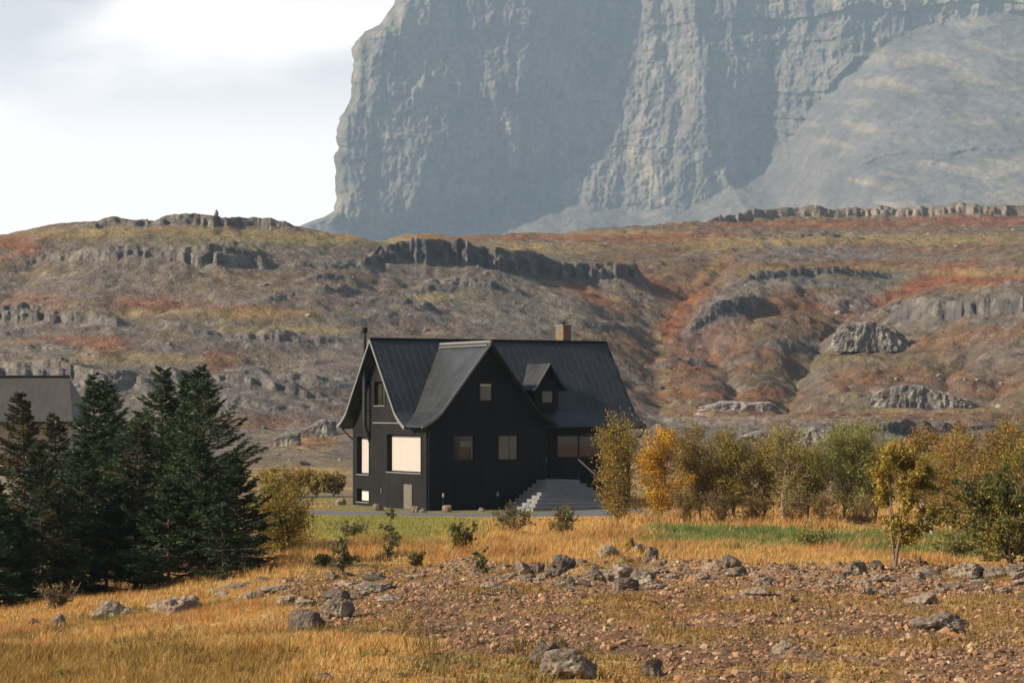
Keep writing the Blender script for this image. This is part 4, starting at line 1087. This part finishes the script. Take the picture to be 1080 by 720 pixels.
def broadleaf(name, label, cat, base, H, Wd, seed, pal, stems=3, leaves=6000, lsize=.055, bare=.12, shape=.55, lean=(0, 0), group=None, bark='bark', low=.12, droop=0., pal2=None, spread=.5, twig_show=1., clump=.16):
    rng = np.random.default_rng(seed)
    t = thing(name, label, cat, base, 0, group)
    sk = Skel(); ends = []; wts = []
    for s in range(stems):
        az = rng.uniform(0, 6.283); out = rng.uniform(.15, 1)*spread*Wd*.5 if stems > 1 else .05*Wd
        h = H*(rng.uniform(.72, 1) if s else 1)
        n = 14; u = np.linspace(0, 1, n)
        wob = np.cumsum(rng.normal(0, .022*H, (n, 2)), 0)*np.linspace(0, 1, n)[:, None]
        P = np.stack([np.cos(az)*out*u**1.1+wob[:, 0]+lean[0]*u**1.3, np.sin(az)*out*u**1.1+wob[:, 1]+lean[1]*u**1.3, h*u-.08], -1)
        r0 = (.012*H+.012)*rng.uniform(.75, 1.1)/max(1, stems**.3)
        sk.tube(P, r0, .006, 6)
        nb = max(7, int(20*(h/4.5)**.6))
        for b in range(nb):
            f = rng.uniform(low, .97); i = f*(n-1); i0 = int(i); p0 = P[i0]+(P[min(i0+1, n-1)]-P[i0])*(i-i0)
            # crown profile
            env = (math.sin(math.pi*min(1, (f-low)/(1-low)*.82+.18)))**shape
            L = max(.2, Wd*.74*env*rng.uniform(.4, 1.05))
            a = rng.uniform(0, 6.283); el = rng.uniform(.25, 1.05)-droop
            d = np.array([math.cos(a)*math.cos(el), math.sin(a)*math.cos(el), math.sin(el)])
            m = 6; uu = np.linspace(0, 1, m)[:, None]
            Q = p0+d*L*uu+np.cumsum(rng.normal(0, .035*L, (m, 3)), 0)*uu+np.array([0, 0, .12*L])*uu**2*(1-droop)-np.array([0, 0, .3*L])*uu**2*droop
            sk.tube(Q, r0*.42*(1-f*.6), .004, 4)
            for q in range(int(rng.integers(4, 8))):
                g = rng.uniform(.3, 1); k = int(g*(m-1)); p1 = Q[k]
                dd = d*.5+rng.normal(0, .55, 3)+np.array([0, 0, .25]); dd /= np.linalg.norm(dd)
                l2 = L*rng.uniform(.2, .45)
                T = p1+dd*l2*np.linspace(0, 1, 4)[:, None]+np.cumsum(rng.normal(0, .05*l2, (4, 3)), 0)
                sk.tube(T, .006*twig_show, .0025*twig_show, 3)
                if rng.random() > bare:
                    ends.append(T); wts.append(l2)
    E = np.array(ends); w = np.array(wts); w /= w.sum()
    leaves = int(leaves*1.7)
    i = rng.choice(len(E), leaves, p=w); j = np.clip(rng.integers(1, 4, leaves), 0, 3)
    sg = clump*min(1, H/4)
    Cc = E[i, j]+rng.normal(0, sg, (leaves, 3))*np.array([1, 1, .85])
    Cc[:, 2] = np.maximum(Cc[:, 2], .03)
    pa = np.array(PAL[pal]); br = rng.integers(len(pa), size=len(E))
    pick = np.where(rng.random(leaves) < .45, br[i], rng.integers(len(pa), size=leaves))
    cols = pa[pick]
    if pal2:
        p2 = np.array(PAL[pal2[0]]); mz = rng.random(leaves) < pal2[1]*np.clip(1.5-1.6*Cc[:, 2]/H, 0, 1)
        cols = np.where(mz[:, None], p2[rng.integers(len(p2), size=leaves)], cols)
    cols = cols*rng.uniform(.7, 1.3, (leaves, 1))
    S = lsize*.86*rng.uniform(.6, 1.25, leaves)
    link('trunk', sk.mesh('trunk', M[bark]), t)
    link('crown', leaf_mesh('crown', Cc, S, cols, rng, M['leaf']), t)
    return t
def spruce(label, px, row, tip, seed, width=1.0, tone=(.035, .06, .018), brown=0., Y=None, bareto=.08, sparse=1., up=.15, group='spruces in the left hand stand'):
    rng = np.random.default_rng(seed)
    base = gpt(px, row, Y); k = base.y/F; H = (row-tip)*k if Y is None else (HZ-tip)*k-base.z
    t = thing('spruce_tree', label, 'spruce', base, rng.uniform(0, 6), group)
    sk = Skel(); n = 10; u = np.linspace(0, 1, n)
    ln = rng.normal(0, .02*H, 2)
    T = np.stack([ln[0]*u**2, ln[1]*u**2, H*u-.15], -1); sk.tube(T, .014*H+.02, .008, 7)
    tw0 = []; tw1 = []; tcol = []
    z = bareto*H
    Lmax = .40*H*width
    while z < H*.985:
        f = z/H; nb = int(rng.integers(6, 9)) if f < .93 else 4
        L0 = Lmax*((1-f)**1.02)*min(1, .55+f*2.2)+.05
        for b in range(nb):
            if rng.random() > sparse: continue
            a = rng.uniform(0, 6.283); L = L0*rng.uniform(.6, 1.18)
            el = -.28+.75*f+rng.normal(0, .12)+up*.4
            L *= 1+.28*math.sin(a*1+seed)+.16*math.sin(2*a+z*2.1)
            d = np.array([math.cos(a)*math.cos(el), math.sin(a)*math.cos(el), math.sin(el)])
            m = 7; uu = np.linspace(0, 1, m)[:, None]
            p0 = np.array([ln[0]*f*f, ln[1]*f*f, z+rng.uniform(-.06, .06)])
            Q = p0+d*L*uu+np.array([0, 0, .22*L])*uu**2.2-np.array([0, 0, .10*L])*uu
            sk.tube(Q, .012+.010*(1-f), .004, 4)
            side = np.cross(d, [0, 0, 1]); side /= np.linalg.norm(side)+1e-9
            nt = max(4, int(L/.075))
            dead = f < .25 and rng.random() < .25
            if dead: continue
            cc = np.array(tone)*rng.uniform(.65, 1.35)
            if rng.random() < brown: cc = np.array([.10, .075, .028])*rng.uniform(.7, 1.2)
            for q in range(nt):
                g = .18+.82*(q+rng.random())/nt; x = g*(m-1); i0 = min(int(x), m-2); p1 = Q[i0]+(Q[i0+1]-Q[i0])*(x-i0)
                tl = min(.55, L*.36)*(1.08-g)+.11
                sg = 1 if q % 2 else -1
                dv = d*.75+side*sg*rng.uniform(.5, .95)+np.array([0, 0, rng.uniform(-.32, .12)]); dv /= np.linalg.norm(dv)
                tw0.append(p1); tw1.append(p1+dv*tl); tcol.append(cc*rng.uniform(.8, 1.2))
            tw0.append(Q[-2]); tw1.append(Q[-1]+d*.1); tcol.append(cc*1.15)
        z += rng.uniform(.15, .25)*(.6+.4*(1-f))
    tw0.append(T[-2]); tw1.append(T[-1]+[0, 0, .15]); tcol.append(np.array(tone))
    A = np.array(tw0); B = np.array(tw1); K = np.array(tcol); nT = len(A)
    # needle sprays along every twig
    ns = 12
    Ar = np.repeat(A, ns, 0); Br = np.repeat(B, ns, 0); Kr = np.repeat(K, ns, 0)
    g = np.tile(np.linspace(.02, .95, ns), nT)[:, None]
    c = Ar+(Br-Ar)*g; d = Br-Ar; d /= np.linalg.norm(d, axis=1)[:, None]
    r = rng.normal(size=c.shape); r -= d*np.sum(r*d, 1)[:, None]; r /= np.linalg.norm(r, axis=1)[:, None]; r[:, 2] *= .6
    ln_ = rng.uniform(.06, .12, (len(c), 1))
    tip_ = c+(d*.75+r*.75)*ln_
    s2 = np.cross(d, r)*.02; s2 = s2+d*.014
    V = np.stack([c-s2, c+s2, tip_], 1).reshape(-1, 3)
    Fc = np.arange(len(c)*3).reshape(-1, 3)
    Kr = Kr*rng.uniform(.8, 1.25, (len(c), 1))
    link('trunk', sk.mesh('trunk', M['sprucebark']), t)
    link('crown', np_mesh('crown', V, [Fc], M['needle'], np.repeat(Kr, 3, 0)), t)
    return t
spruce('yellowing olive spruce at the left edge, in front of the grey roof', 27, 636, 414, 1, 1.0, (.05, .052, .02), .16, Y=73)
spruce('dark spruce whose tip stands just right of the grey roof', 98, 625, 394, 2, .95, Y=75)
spruce('slim dark spruce squeezed second right of the grey roof', 123, 622, 401, 3, .85, Y=79)
spruce('tall full dark spruce in the middle of the stand', 168, 618, 386, 4, 1.0, Y=73)
spruce('narrow spruce just behind the tall middle one', 198, 612, 391, 5, .8, Y=78)
spruce('open branched dark spruce on the right end with stepped side boughs', 218, 612, 385, 6, 1.12, Y=72, sparse=.82, up=.3)
spruce('low broad dark spruce beside the willow bush', 250, 606, 480, 7, 1.15, (.025, .042, .013))
spruce('thin spruce with dead brown lower twigs and pale bare trunk in front', 143, 622, 446, 8, .95, (.03, .042, .018), .1, bareto=.2)
spruce('short brown green spruce at far left under the yellowing one', 45, 640, 470, 9, 1.1, (.032, .046, .016), .08)
spruce('bright green bough spruce cut by the left picture edge', -6, 648, 500, 10, 1.3, (.02, .05, .018))
spruce('stubby dark spruce filling the gap left of the middle one', 85, 632, 468, 11, 1.15, (.027, .046, .0145))
spruce('stubby dark spruce under the open branched one', 212, 614, 465, 12, 1.3, (.027, .046, .0145))
spruce('hidden lean spruce behind the middle of the stand', 148, 610, 432, 13, 1.2, (.023, .039, .012), Y=82)
spruce('pale tipped little spruce between the yellowing one and the grey roof end', 62, 622, 437, 14, .9, (.032, .042, .018), .1, Y=77)
spruce('small dark spruce low at the right hand foot of the stand', 236, 610, 530, 15, 1.5, (.027, .046, .0145))

spruce('stubby green spruce wedged between the yellowing spruce and its right neighbour', 66, 634, 520, 21, 1.5, (.02, .042, .016))
spruce('squat green spruce in front of the thin one, left side', 112, 628, 505, 22, 1.5, (.019, .04, .015))
spruce('squat dark spruce in front of the tall middle one', 178, 619, 508, 23, 1.5, (.027, .046, .0145))
spruce('lowest squat spruce at the left corner of the stand', 12, 644, 545, 24, 1.7, (.024, .05, .018))
TG = 'autumn trees in the row right of the house'
def bt(label, px, row, tip, wpx, seed, pal, Y=None, **kw):
    b = gpt(px, row, Y); k = b.y/F; H = max((HZ-tip)*k-b.z, .6*(row-tip)*k)
    return broadleaf(kw.pop('name', 'birch_tree'), label, kw.pop('cat', 'tree'), b, H, wpx*k, seed, pal, group=kw.pop('group', TG), **kw)
bt('slender see through olive tree right before the house porch', 651, 556, 430, 60, 21, 'olive', Y=106, stems=4, leaves=4200, lsize=.06, pal2=('rust', .8), low=.06, spread=.35, shape=.9)
bt('brilliant yellow orange aspen beside the house', 698, 548, 453, 52, 22, 'yellow', Y=111, stems=4, leaves=6000, lsize=.06, low=.1, clump=.15, pal2=('olive', .25), spread=.5, bare=.2, shape=.8)
bt('dark olive brown tree directly right of the yellow aspen', 738, 549, 448, 58, 23, 'brown', Y=113, stems=4, leaves=7500, low=.14)
bt('brown tree third in the row, thick at the top', 774, 549, 458, 56, 24, 'olive', Y=112, stems=4, leaves=7000, low=.16)
bt('brown bushy tree fourth in the row, rounded top', 806, 549, 462, 56, 25, 'brown', Y=114, stems=4, leaves=7000, low=.14)
bt('thin tree with bare pale twigs sticking out above the row', 826, 549, 442, 46, 26, 'olive', Y=111, stems=4, leaves=3800, bare=.45, low=.14, bark='palebark', twig_show=1.6)
bt('brown green tree left of the broad green willow', 852, 549, 466, 50, 27, 'olive', Y=114, stems=4, leaves=6000, low=.14)
bt('broad pale green willow, tallest in the middle of the row', 890, 549, 447, 72, 28, 'green', Y=112, stems=5, leaves=10500, low=.12, name='willow_tree')
bt('lower green willow leaning on the broad one', 924, 549, 470, 50, 29, 'green', Y=115, stems=4, leaves=5500, low=.14, name='willow_tree')
bt('small yellow green tree with two thin trunks on the grass in front of the row', 944, 597, 470, 84, 30, 'gold', Y=None, stems=2, leaves=6800, lsize=.036, low=.16, spread=.75, bare=.25, clump=.09, lean=(-.1, 0))
bt('rust tinged tree behind the small yellow green tree', 972, 552, 444, 56, 31, 'rust', Y=103, stems=4, leaves=6200, bare=.2, low=.16)
bt('rust brown tree with a crooked bare white stem', 1003, 553, 452, 56, 32, 'rust', Y=99, stems=4, leaves=6500, bare=.25, low=.2, bark='palebark', twig_show=1.4)
bt('red brown tree third from the right picture edge', 1034, 555, 454, 54, 33, 'rust', Y=95, stems=4, leaves=6500, bare=.2, low=.2, bark='palebark')
bt('tall rust tree at the right picture edge', 1068, 556, 446, 64, 34, 'rust', Y=93, stems=4, leaves=7000, bare=.2, low=.18)
bt('olive tree cut by the right picture edge', 1102, 560, 452, 70, 35, 'olive', Y=90, stems=4, leaves=7000, low=.15)
bt('dark green leafy bush with boughs reaching left over the grass', 1066, 593, 492, 116, 36, 'dark', Y=None, stems=7, leaves=10500, lsize=.036, clump=.09, bare=.22, low=.06, name='leafy_bush', cat='bush', pal2=('gold', .4), spread=.8, droop=.25)
bt('tall half bare birch with white stem left of the rust tree', 985, 560, 470, 40, 37, 'gold', Y=92, stems=2, leaves=1500, bare=.5, low=.4, bark='palebark', lean=(-.9, 0), twig_show=1.6)
bt('round olive gold willow bush beside the spruces', 298, 590, 500, 62, 38, 'olive', Y=None, stems=8, leaves=7500, lsize=.038, low=.08, name='willow_bush', cat='bush', pal2=('olive', .7), group='bushes on the grass')
SH = 'small shrubs in the grass before the house'
def shrub(label, px, row, tip, w, seed, pal, Y, n=900, **kw):
    if Y < 100: Y = None
    return bt(label, px, row, tip, w, seed, pal, Y=Y, leaves=n, name='shrub', cat='shrub', group=kw.pop('group', SH), low=.1, lsize=kw.pop('lsize', .05), stems=kw.pop('stems', 7), spread=kw.pop('spread', .9), clump=.1, **kw)
shrub('spreading dark twiggy shrub before the foot of the stone steps', 541, 563, 536, 40, 51, 'dark', 98, 800, pal2=('brown', .8))
shrub('fan shaped dark shrub between the steps and the slender tree', 592, 567, 538, 32, 52, 'dark', 94, 800, pal2=('brown', .8))
shrub('dense little round shrub alone in the golden grass', 487, 582, 553, 26, 53, 'dark', 79, 1200, pal2=('gold', .4))
shrub('spindly pale sapling on the lawn below the big side window', 409, 590, 535, 26, 54, 'sage', 76, 420, stems=2, spread=.3)
shrub('tiny thin sapling right of the little round shrub', 505, 606, 577, 16, 55, 'sage', 61, 200, stems=2)
shrub('pale wispy sapling at the lower edge of the lawn', 361, 606, 566, 26, 56, 'sage', 66, 520, stems=3)
shrub('tiny dark tuft shrub left of the little round shrub', 440, 597, 584, 14, 57, 'dark', 68, 300)
shrub('dark low bush at the foot of the lawn beside the willow bush', 340, 598, 586, 18, 58, 'dark', 68, 420)
shrub('dark low shrub in the middle of the lawn', 372, 566, 558, 34, 59, 'sage', 92, 500)
shrub('green sapling at the spruce foot', 220, 612, 586, 12, 60, 'gold', 71, 220, stems=2)
shrub('little green shoot at the spruce foot beside the green sapling', 256, 609, 598, 12, 61, 'sage', 69, 220, stems=3)
shrub('dead grey brush heap under the left spruces', 62, 645, 622, 40, 62, 'brown', 68, 120, twig_show=2)
shrub('low green bush on the grass left of the small yellow green tree', 860, 580, 566, 40, 63, 'green', 80, 700)
shrub('dark green bush at the foot of the dark leafy bush', 1010, 592, 570, 46, 64, 'green', 70, 900)
for i, (px, tip, w, pal, lab) in enumerate([(286, 494, 26, 'gold', 'yellow scrub bush behind the willow bush'), (312, 499, 30, 'rust', 'tawny scrub bush behind the lawn, second from the willow'),
   (334, 496, 30, 'gold', 'tawny scrub bush behind the lawn, third from the willow'), (352, 502, 26, 'olive', 'olive scrub bush touching the rear house wall')]):
    shrub(lab, px, 530, tip, w, 70+i, pal, 146, 1500, group='scrub bushes behind the lawn', lsize=.07)
for i, (px, tip, w) in enumerate([(722, 520, 30), (760, 522, 34), (795, 524, 30), (838, 523, 34), (868, 520, 34), (908, 522, 30)]):
    shrub('low brown undergrowth bush at the foot of the tree row', px, 552, tip, w, 80+i, 'brown', 108.5, 900, group='undergrowth bushes under the tree row', twig_show=1.5)
# two weathered posts at the spruce foot
# moss cushions
def cushion(px, row, w, h, label, seed, dark=False, Y=None):
    rng = np.random.default_rng(seed); p = gpt(px, row, Y); k = p.y/F
    d, f = ICO[4]; r = 1+.22*vn3(d*2.3+seed)+.12*vn3(d*7+seed)
    v = d*r[:, None]*np.array([w*k/2, w*k/2*.9, h*k]); v[:, 2] = np.maximum(v[:, 2], -.1)
    tag(link('moss_cushion', np_mesh('moss_cushion', v, [f], M['moss'], None, True), None, p), label, 'moss', 'moss cushions')
cushion(663, 580, 14, 12, 'dark upright moss cushion on top of the mossy mound', 1)
cushion(300, 700, 30, 6, 'low mossy hummock in front of the gravel tongue', 2)
cushion(60, 716, 40, 8, 'broad dark mossy hummock at the bottom left', 3)

# ------------------------------------------------------------------ grass
def blades(name, label, cat, P, H, W, cols, seed, lean=.5):
    rng = np.random.default_rng(seed); n = len(P)
    a = rng.uniform(0, 6.283, n); sx = np.cos(a)*W; sy = np.sin(a)*W
    b = rng.uniform(0, 6.283, n); l = lean*H*rng.uniform(.2, 1.2, n)
    dx = np.cos(b)*l+.15*H; dy = np.sin(b)*l
    v0 = P+np.stack([-sx, -sy, -.03+0*H], -1); v1 = P+np.stack([sx, sy, -.03+0*H], -1)
    m0 = P+np.stack([dx*.35-sx*.7, dy*.35-sy*.7, H*.6], -1); m1 = P+np.stack([dx*.35+sx*.7, dy*.35+sy*.7, H*.6], -1)
    tp = P+np.stack([dx, dy, H], -1)
    V = np.stack([v0, v1, m1, m0, tp], 1).reshape(-1, 3)
    i = np.arange(n)[:, None]*5
    me = np_mesh(name, V, [np.concatenate([i, i+1, i+2, i+3], 1), np.concatenate([i+3, i+2, i+4], 1)], M['grass'], np.repeat(cols, 5, 0))
    o = link(name, me); o['kind'] = 'stuff'; o['label'] = label; o['category'] = cat
def tufts(px, Y, per, rad, rng):
    n = len(px); X = pxX(px, Y)
    X = np.repeat(X, per)+rng.normal(0, 1, n*per)*np.repeat(rad, per); Yv = np.repeat(Y, per)+rng.normal(0, 1, n*per)*np.repeat(rad, per)
    p2 = X/Yv*F+CX; z = ground_z(p2, Yv)
    return np.stack([X, Yv, z], -1), p2
def drive_clear(px, Y):
    near = I(px, [(120, 130), (300, 122), (340, 118.5), (450, 116.5), (560, 117.5), (640, 118), (700, 200)])
    return (Y < near-.5) | (px > 690) | ((px < 350) & ((Y > 129) | (px < 322)))
def grass():
    rng = np.random.default_rng(17)
    def dry(p, r, x, y):
        g = gravel_mask(p, r, x, y); gr = green_mask(p, r, x, y); n = fbm2(x*.5+2, y*.4, 3)
        q = (1-g)*np.clip(.5+n*1.3, .03, 1)*(1-gr*.85)*drive_clear(p, y)*(1-.93*litter_mask(p, r, x, y))
        for bx, by, bw in BOULDERS: q = q*(np.hypot((x-bx)/(bw*1.15), (y-by+bw*.8)/(bw*2.2)) > 1)
        return q
    for (cnt, y0, y1, h, w, per, sd) in ((26000, 19, 50, .10, .0045, 9, 1), (30000, 48, 84, .17, .009, 7, 2), (19000, 82, 140, .32, .016, 6, 3)):
        px, Y = scatter_pts(cnt, 60+sd, y0, y1, -200, 1500, dry)
        P, p2 = tufts(px, Y, per, np.full(len(px), .05+.001*y1), rng)
        X = P[:, 0]; n1 = fbm2(X*.45, P[:, 1]*.3, 4); n2 = np.repeat(rng.random(len(px)), per)
        row = rowof(zbase(p2, P[:, 1]), P[:, 1])
        gold = np.array([.57, .325, .095]); rust = np.array([.46, .205, .055]); straw = np.array([.56, .41, .20]); olive = np.array([.24, .19, .065])
        C = gold+(rust-gold)*sstep(-.1, .5, n1)[:, None]
        C = C+(straw-C)*(n2 > .78)[:, None]*.8; C = C+(olive-C)*(n2 < .16)[:, None]
        lo = (sstep(690, 715, row)*sstep(360, 250, p2))[:, None]; C = C+(np.array([.22, .15, .035])-C)*lo*.6
        lw = np.clip(sstep(1.1, .3, np.hypot((p2-400)/150, (row-557)/26)), 0, 1)[:, None]; C = C+(np.array([.29, .27, .07])-C)*lw*.85
        C = C*rng.uniform(.75, 1.25, (len(C), 1))
        hh = h*rng.uniform(.45, 1.25, len(P))*np.clip(1+n1*1.3, .25, 1.9)*(1-.55*lw[:, 0])*(1-.6*sstep(104, 112, P[:, 1])*sstep(300, 330, p2)*sstep(660, 640, p2))*(1+.6*sstep(60, 70, P[:, 1])*(y1 < 90))
        blades('dry_grass', 'dry golden grass covering the slope and field', 'grass', P, hh, np.full(len(P), w), C, sd)
    px, Y = scatter_pts(1300, 75, 19, 60, -120, 900, lambda p, r, x, y: np.clip(fbm2(x*.55+13, y*.4, 3)*1.6-.05, 0, 1)*(1-.75*gravel_mask(p, r, x, y))*drive_clear(p, y)*sstep(620, 650, r))
    P, p2 = tufts(px, Y, 14, np.full(len(px), .07), rng); n = len(P)
    pal = np.array([[.17, .12, .035], [.13, .105, .03], [.25, .14, .045], [.2, .165, .05]])
    C = pal[np.repeat(rng.integers(4, size=len(px)), 14)]*rng.uniform(.7, 1.25, (n, 1))
    blades('sedge_tufts', 'dark olive and brown sedge tufts in the golden foreground grass', 'grass', P, .15*rng.uniform(.4, 1.3, n), np.full(n, .006), C, 12, .8)
    px, Y = scatter_pts(15000, 71, 60, 116, 320, 1240, lambda p, r, x, y: np.clip(green_mask(p, r, x, y)*1.1, 0, 1)*drive_clear(p, y))
    P, p2 = tufts(px, Y, 7, np.full(len(px), .14), rng); n = len(P)
    pal = np.array([[.13, .18, .045], [.17, .21, .055], [.095, .13, .035], [.26, .24, .075]])
    C = pal[np.repeat(rng.integers(4, size=len(px)), 7)]*rng.uniform(.75, 1.25, (n, 1))
    C = np.where((p2 < 560)[:, None], C*.3+np.array([.34, .30, .075])*.7, C)
    n1 = fbm2(P[:, 0]*.7, P[:, 1]*.5, 3)
    blades('green_grass', 'patch of fresh green grass between the gravel rise and the trees', 'grass', P, .26*rng.uniform(.5, 1.2, n)*np.clip(1+n1*1.2, .4, 1.8)*np.where(p2 < 560, .5, 1), np.full(n, .014), C, 9)
    # moss and short tufts in the gravel
    px, Y = scatter_pts(9000, 81, 17, 62, 180, 1200, lambda p, r, x, y: gravel_mask(p, r, x, y)*(1-bare_mask(p, r, x, y)))
    P, p2 = tufts(px, Y, 8, np.full(len(px), .07), rng); n = len(P)
    pal = np.array([[.30, .18, .055], [.33, .16, .05], [.22, .16, .05], [.36, .25, .10]])
    C = pal[np.repeat(rng.integers(4, size=len(px)), 8)]*rng.uniform(.7, 1.25, (n, 1))
    blades('moss_grass', 'short tawny moss and grass patches among the gravel', 'ground cover', P, .042*rng.uniform(.4, 1.5, n), np.full(n, .009), C, 10, 1.2)
grass()

# ------------------------------------------------------------------ light, sky, air, camera
EL, AZ = math.radians(28), math.radians(14)       # sun from the left, very slightly toward the viewer
to_sun = Vector((-math.cos(EL)*math.cos(AZ), -math.cos(EL)*math.sin(AZ), math.sin(EL)))
sl = bpy.data.lights.new('sun', 'SUN'); sl.energy = 5.0; sl.angle = math.radians(.6); sl.color = (1, .87, .70)
so = bpy.data.objects.new('sun', sl); COL.objects.link(so); so.rotation_euler = to_sun.to_track_quat('Z', 'Y').to_euler()
W = bpy.data.worlds.new('World'); SC.world = W; W.use_nodes = True
nt = W.node_tree; N = nt.nodes; L = nt.links; N.clear()
out = N.new('ShaderNodeOutputWorld')
sky = N.new('ShaderNodeTexSky'); sky.sky_type = 'NISHITA'; sky.sun_disc = False; sky.sun_elevation = EL
sky.sun_rotation = math.atan2(to_sun.x, to_sun.y); sky.air_density = 1; sky.dust_density = 1.2
b1 = N.new('ShaderNodeBackground'); b1.inputs['Strength'].default_value = .07; L.new(sky.outputs[0], b1.inputs[0])
b2 = N.new('ShaderNodeBackground'); b2.inputs['Strength'].default_value = 1.0
tc = N.new('ShaderNodeTexCoord')
mp = N.new('ShaderNodeMapping'); mp.inputs['Scale'].default_value = (1, 1, 3.2); mp.inputs['Location'].default_value = (.37, 0, .2); L.new(tc.outputs['Generated'], mp.inputs[0])
nz = N.new('ShaderNodeTexNoise'); nz.inputs['Scale'].default_value = 8; nz.inputs['Detail'].default_value = 5; nz.inputs['Roughness'].default_value = .5; L.new(mp.outputs[0], nz.inputs['Vector'])
sx = N.new('ShaderNodeSeparateXYZ'); L.new(tc.outputs['Generated'], sx.inputs[0])
# grey bellies of the clouds higher up
mr = N.new('ShaderNodeMapRange'); mr.interpolation_type = 'SMOOTHSTEP'; mr.inputs[1].default_value = .098; mr.inputs[2].default_value = .155; L.new(sx.outputs[2], mr.inputs[0])
cr = N.new('ShaderNodeMapRange'); cr.inputs[1].default_value = .40; cr.inputs[2].default_value = .56; cr.inputs[3].default_value = .0; cr.inputs[4].default_value = 1; L.new(nz.outputs['Fac'], cr.inputs[0])
mm = N.new('ShaderNodeMath'); mm.operation = 'MULTIPLY'; L.new(mr.outputs[0], mm.inputs[0]); L.new(cr.outputs[0], mm.inputs[1])
cm = N.new('ShaderNodeMix'); cm.data_type = 'RGBA'; cm.inputs[6].default_value = (.84, .75, .71, 1); cm.inputs[7].default_value = (.46, .425, .43, 1); L.new(mm.outputs[0], cm.inputs[0])
# cloud dimmed behind the viewpoint, added to deepen shade on viewer-facing sides
dy = N.new('ShaderNodeMapRange'); dy.interpolation_type = 'SMOOTHSTEP'; dy.inputs[1].default_value = -.1; dy.inputs[2].default_value = .85; dy.inputs[3].default_value = .42; dy.inputs[4].default_value = 1; L.new(sx.outputs[1], dy.inputs[0])
vm = N.new('ShaderNodeVectorMath'); vm.operation = 'SCALE'; L.new(cm.outputs[2], vm.inputs[0]); L.new(dy.outputs[0], vm.inputs['Scale'])
L.new(vm.outputs[0], b2.inputs[0])
# cloud cover: closed low down, breaking up overhead
cv = N.new('ShaderNodeMapRange'); cv.interpolation_type = 'SMOOTHSTEP'; cv.inputs[1].default_value = .22; cv.inputs[2].default_value = .5; cv.inputs[3].default_value = 1; cv.inputs[4].default_value = .10; L.new(sx.outputs[2], cv.inputs[0])
mx = N.new('ShaderNodeMixShader'); L.new(cv.outputs[0], mx.inputs[0]); L.new(b1.outputs[0], mx.inputs[1]); L.new(b2.outputs[0], mx.inputs[2]); L.new(mx.outputs[0], out.inputs[0])
# air between here and the mountain
mb = MB(); mb.box((-3200, -620, -90), (3200, 8600, 1250))
hz = mb.build('haze', bpy.data.materials.new('haze_air')); hz['kind'] = 'stuff'
hm = hz.data.materials[0]; hm.use_nodes = True; hn = hm.node_tree; hn.nodes.clear()
ho = hn.nodes.new('ShaderNodeOutputMaterial'); pv = hn.nodes.new('ShaderNodeVolumePrincipled')
pv.inputs['Color'].default_value = (.55, .78, 1.0, 1); pv.inputs['Density'].default_value = .0001; pv.inputs['Anisotropy'].default_value = .0
hn.links.new(pv.outputs[0], ho.inputs['Volume'])
cam = bpy.data.cameras.new('camera'); cam.sensor_width = 36; cam.lens = F/1080*36; cam.clip_start = .5; cam.clip_end = 20000
cam.shift_x = 0; cam.shift_y = (HZ-360)/1080
co = bpy.data.objects.new('camera', cam); COL.objects.link(co); co.location = (0, 0, 0); co.rotation_euler = (math.radians(90), 0, 0)
SC.camera = co
vs = SC.view_settings; vs.view_transform = 'Standard'; vs.look = 'None'; vs.gamma = 1; vs.use_curve_mapping = False; vs.exposure = .95
SC.cycles.use_denoising = True; SC.cycles.volume_bounces = 0; SC.cycles.max_bounces = 6; SC.cycles.transparent_max_bounces = 4
SC.cycles.diffuse_bounces = 3; SC.cycles.glossy_bounces = 2
